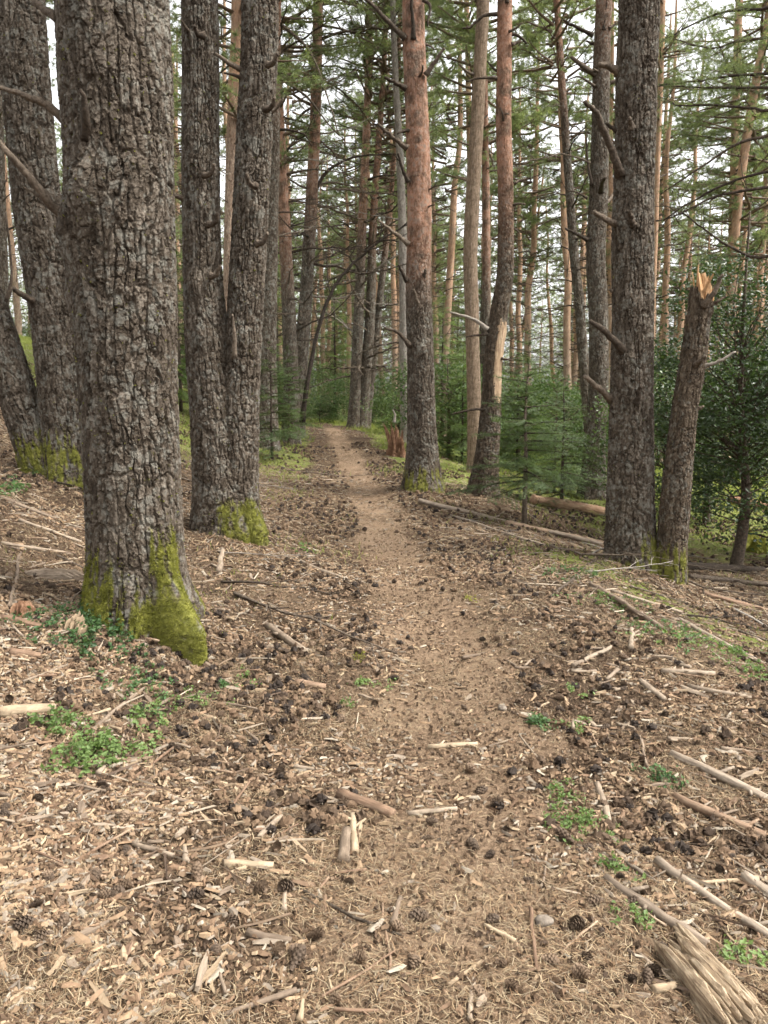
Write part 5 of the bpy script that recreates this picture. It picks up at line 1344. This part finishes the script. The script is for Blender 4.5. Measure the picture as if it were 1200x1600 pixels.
# ------------------------------------------------------------------ ground plants and grass
def herb(name, px, py, w, h, n, leaf, mat, label, group=None, cat='plant', hgt=.06, seed=0, narrow=.65):
    r = np.random.default_rng(900 + seed); c = ground_at(px, py)
    p1, p2 = ground_at(px - w / 2, py), ground_at(px + w / 2, py)
    rx = abs(p2[0] - p1[0]) / 2; q1, q2 = ground_at(px, py - h / 2), ground_at(px, py + h / 2); ry = abs(q1[1] - q2[1]) / 2
    ns = max(5, n // 9); a = r.uniform(0, 2 * PI, ns); q_ = r.random(ns) ** .75 * (1 + .3 * np.cos(3 * a + seed)) * 1.15
    sx, sy = np.cos(a) * q_ * rx, np.sin(a) * q_ * ry
    sz = height(sx + c[0], sy + c[1]) - c[2]
    hh = hgt * r.uniform(.35, 1.15, ns) * (1.15 - .5 * np.clip(q_, 0, 1))
    t = empty(name, c, label, cat, group); wood = MB()
    tops = np.stack([sx + r.normal(0, hgt * .3, ns), sy + r.normal(0, hgt * .3, ns), sz + hh], -1)
    for i in range(ns):
        tube(wood, np.array([[sx[i], sy[i], sz[i] - .01], (np.array([sx[i], sy[i], sz[i]]) + tops[i]) / 2 + r.normal(0, .004, 3), tops[i]]), [.0015, .0013, .001], 3, False)
    idx = r.integers(0, ns, n); f = r.uniform(.3, 1.05, (n, 1)); b = np.stack([sx, sy, sz], -1)[idx]
    pos = b + (tops[idx] - b) * f + r.normal(0, leaf * .5, (n, 3)) * np.array([1, 1, .4])
    v, f_ = leaf_cloud(r, n, leaf, pos, 1.2, narrow)
    link('stems', wood.mesh('stems', M[mat]), t)['kind'] = 'stuff'; link('leaves', new_mesh('leaves', v, f_, M[mat], smooth=False), t)
G = 'green plants on the forest floor'
for k, (px, py, w, h, n, lf, mt, lab, hg) in enumerate([
 (140, 1185, 100, 72, 520, .026, 'herb', 'largest bright green leafy clump, in the left foreground', .09), (95, 1135, 90, 45, 320, .022, 'herb', 'looser green sprigs above the bright clump at left', .06),
 (150, 975, 200, 85, 2300, .026, 'clover', 'dark green trefoil patch at the left foot of the big trunk', .07), (215, 1075, 130, 70, 380, .02, 'clover', 'scattered green sprigs below the big trunk', .05),
 (235, 1130, 90, 60, 330, .02, 'herb', 'green sprigs right of the bright clump', .05), (215, 1180, 60, 40, 160, .02, 'herb', 'small sprigs at the right end of the bright clump', .05), (385, 1068, 50, 24, 130, .018, 'herb', 'small green tuft beside the mossy root', .04),
 (350, 1075, 40, 20, 90, .018, 'clover', 'little dark leaves at the tip of the mossy root', .04), (905, 1290, 105, 66, 620, .015, 'herb', 'bright green patch right of the trail in the foreground', .03), (880, 1245, 60, 40, 200, .014, 'herb', 'thin upper end of the bright green patch right of trail', .04),
 (842, 1133, 48, 24, 230, .02, 'clover', 'small green tuft right of the trail farther up', .04), (905, 1140, 40, 24, 110, .018, 'herb', 'faint green sprigs right of the small tuft', .03), (985, 1440, 70, 26, 90, .018, 'herb', 'few green leaves under the thick pole at lower right', .04),
 (1160, 1500, 70, 36, 90, .02, 'herb', 'green leaves among the poles in the lower right corner', .05), (560, 1070, 40, 18, 150, .016, 'herb', 'small green tuft left of the trail', .03), (562, 1028, 22, 16, 200, .010, 'moss', 'little round mossy tuft left of the trail', .025),
 (605, 1070, 26, 14, 60, .016, 'herb', 'tiny sprig beside the trail', .03), (545, 1105, 50, 14, 90, .014, 'herb', 'thin green blades left of the trail', .03), (1040, 1225, 80, 26, 160, .02, 'clover', 'dark leaves under the pale pole at right', .04),
 (900, 1082, 40, 18, 80, .018, 'herb', 'small green sprigs in the litter at right', .03), (480, 860, 40, 14, 160, .022, 'herb', 'green tuft on the litter right of forked pine', .05), (735, 938, 26, 12, 120, .012, 'moss', 'mossy lump at the right edge of trail', .03),
 (960, 1365, 40, 22, 110, .018, 'herb', 'green sprigs at the upper end of thick lower right pole', .04), (15, 770, 40, 26, 160, .04, 'clover', 'dark leafy plant at left edge by the mossy twin base', .09), (1150, 1025, 120, 40, 420, .022, 'herb', 'green leaves along the strip at the right edge', .05),
 (1040, 985, 110, 40, 420, .022, 'clover', 'green leaves along the strip below the broken snag', .05), (895, 900, 90, 26, 420, .022, 'clover', 'green leaves left of the thick pine foot', .05), (60, 740, 50, 30, 120, .03, 'clover', 'sprigs in front of the leaning stem', .05), (960, 945, 120, 34, 520, .02, 'herb', 'green leaves in front of the thick pine foot', .045), (1100, 1005, 110, 34, 420, .02, 'herb', 'green leaves midway along the right verge strip', .045), (300, 1095, 110, 40, 260, .017, 'herb', 'sparse sprigs below the mossy root', .035), (1180, 1050, 70, 34, 300, .02, 'herb', 'green leaves where the strip meets the right edge', .045)]):
    herb('leafy_plant', px, py, w, h, n, lf, mt, lab, G, hgt=hg, seed=k)

def grass():
    r = np.random.default_rng(950); n = 80000
    P = scatter(r, n, 4.2, 30, .02, .62, 1.5, lambda x, y: np.clip(green_mask(x, y) + .9 * fbm(x * 1.6, y * 1.6, 0, 91, 3) - .3, 0, 1))
    x, y = P[:, 0], P[:, 1]; z = height(x, y); a = r.uniform(0, 2 * PI, n)
    L = .02 + .0055 * y * r.uniform(.4, 1.5, n); w = .0012 * (1 + y * .32)
    s = np.stack([np.cos(a), np.sin(a), np.zeros(n)], -1) * w[:, None]; c = np.column_stack([x, y, z - .004])
    tip = c + np.stack([r.normal(0, .5, n), r.normal(0, .5, n), np.full(n, .9)], -1) * L[:, None]
    V = np.stack([c - s, c + s, tip], 1).reshape(-1, 3)
    tag(link('grass', new_mesh('grass', V, np.arange(n * 3).reshape(-1, 3), M['grass'], smooth=False)), 'short yellow-green grass and moss beside the trail', 'grass', kind='stuff')
grass()
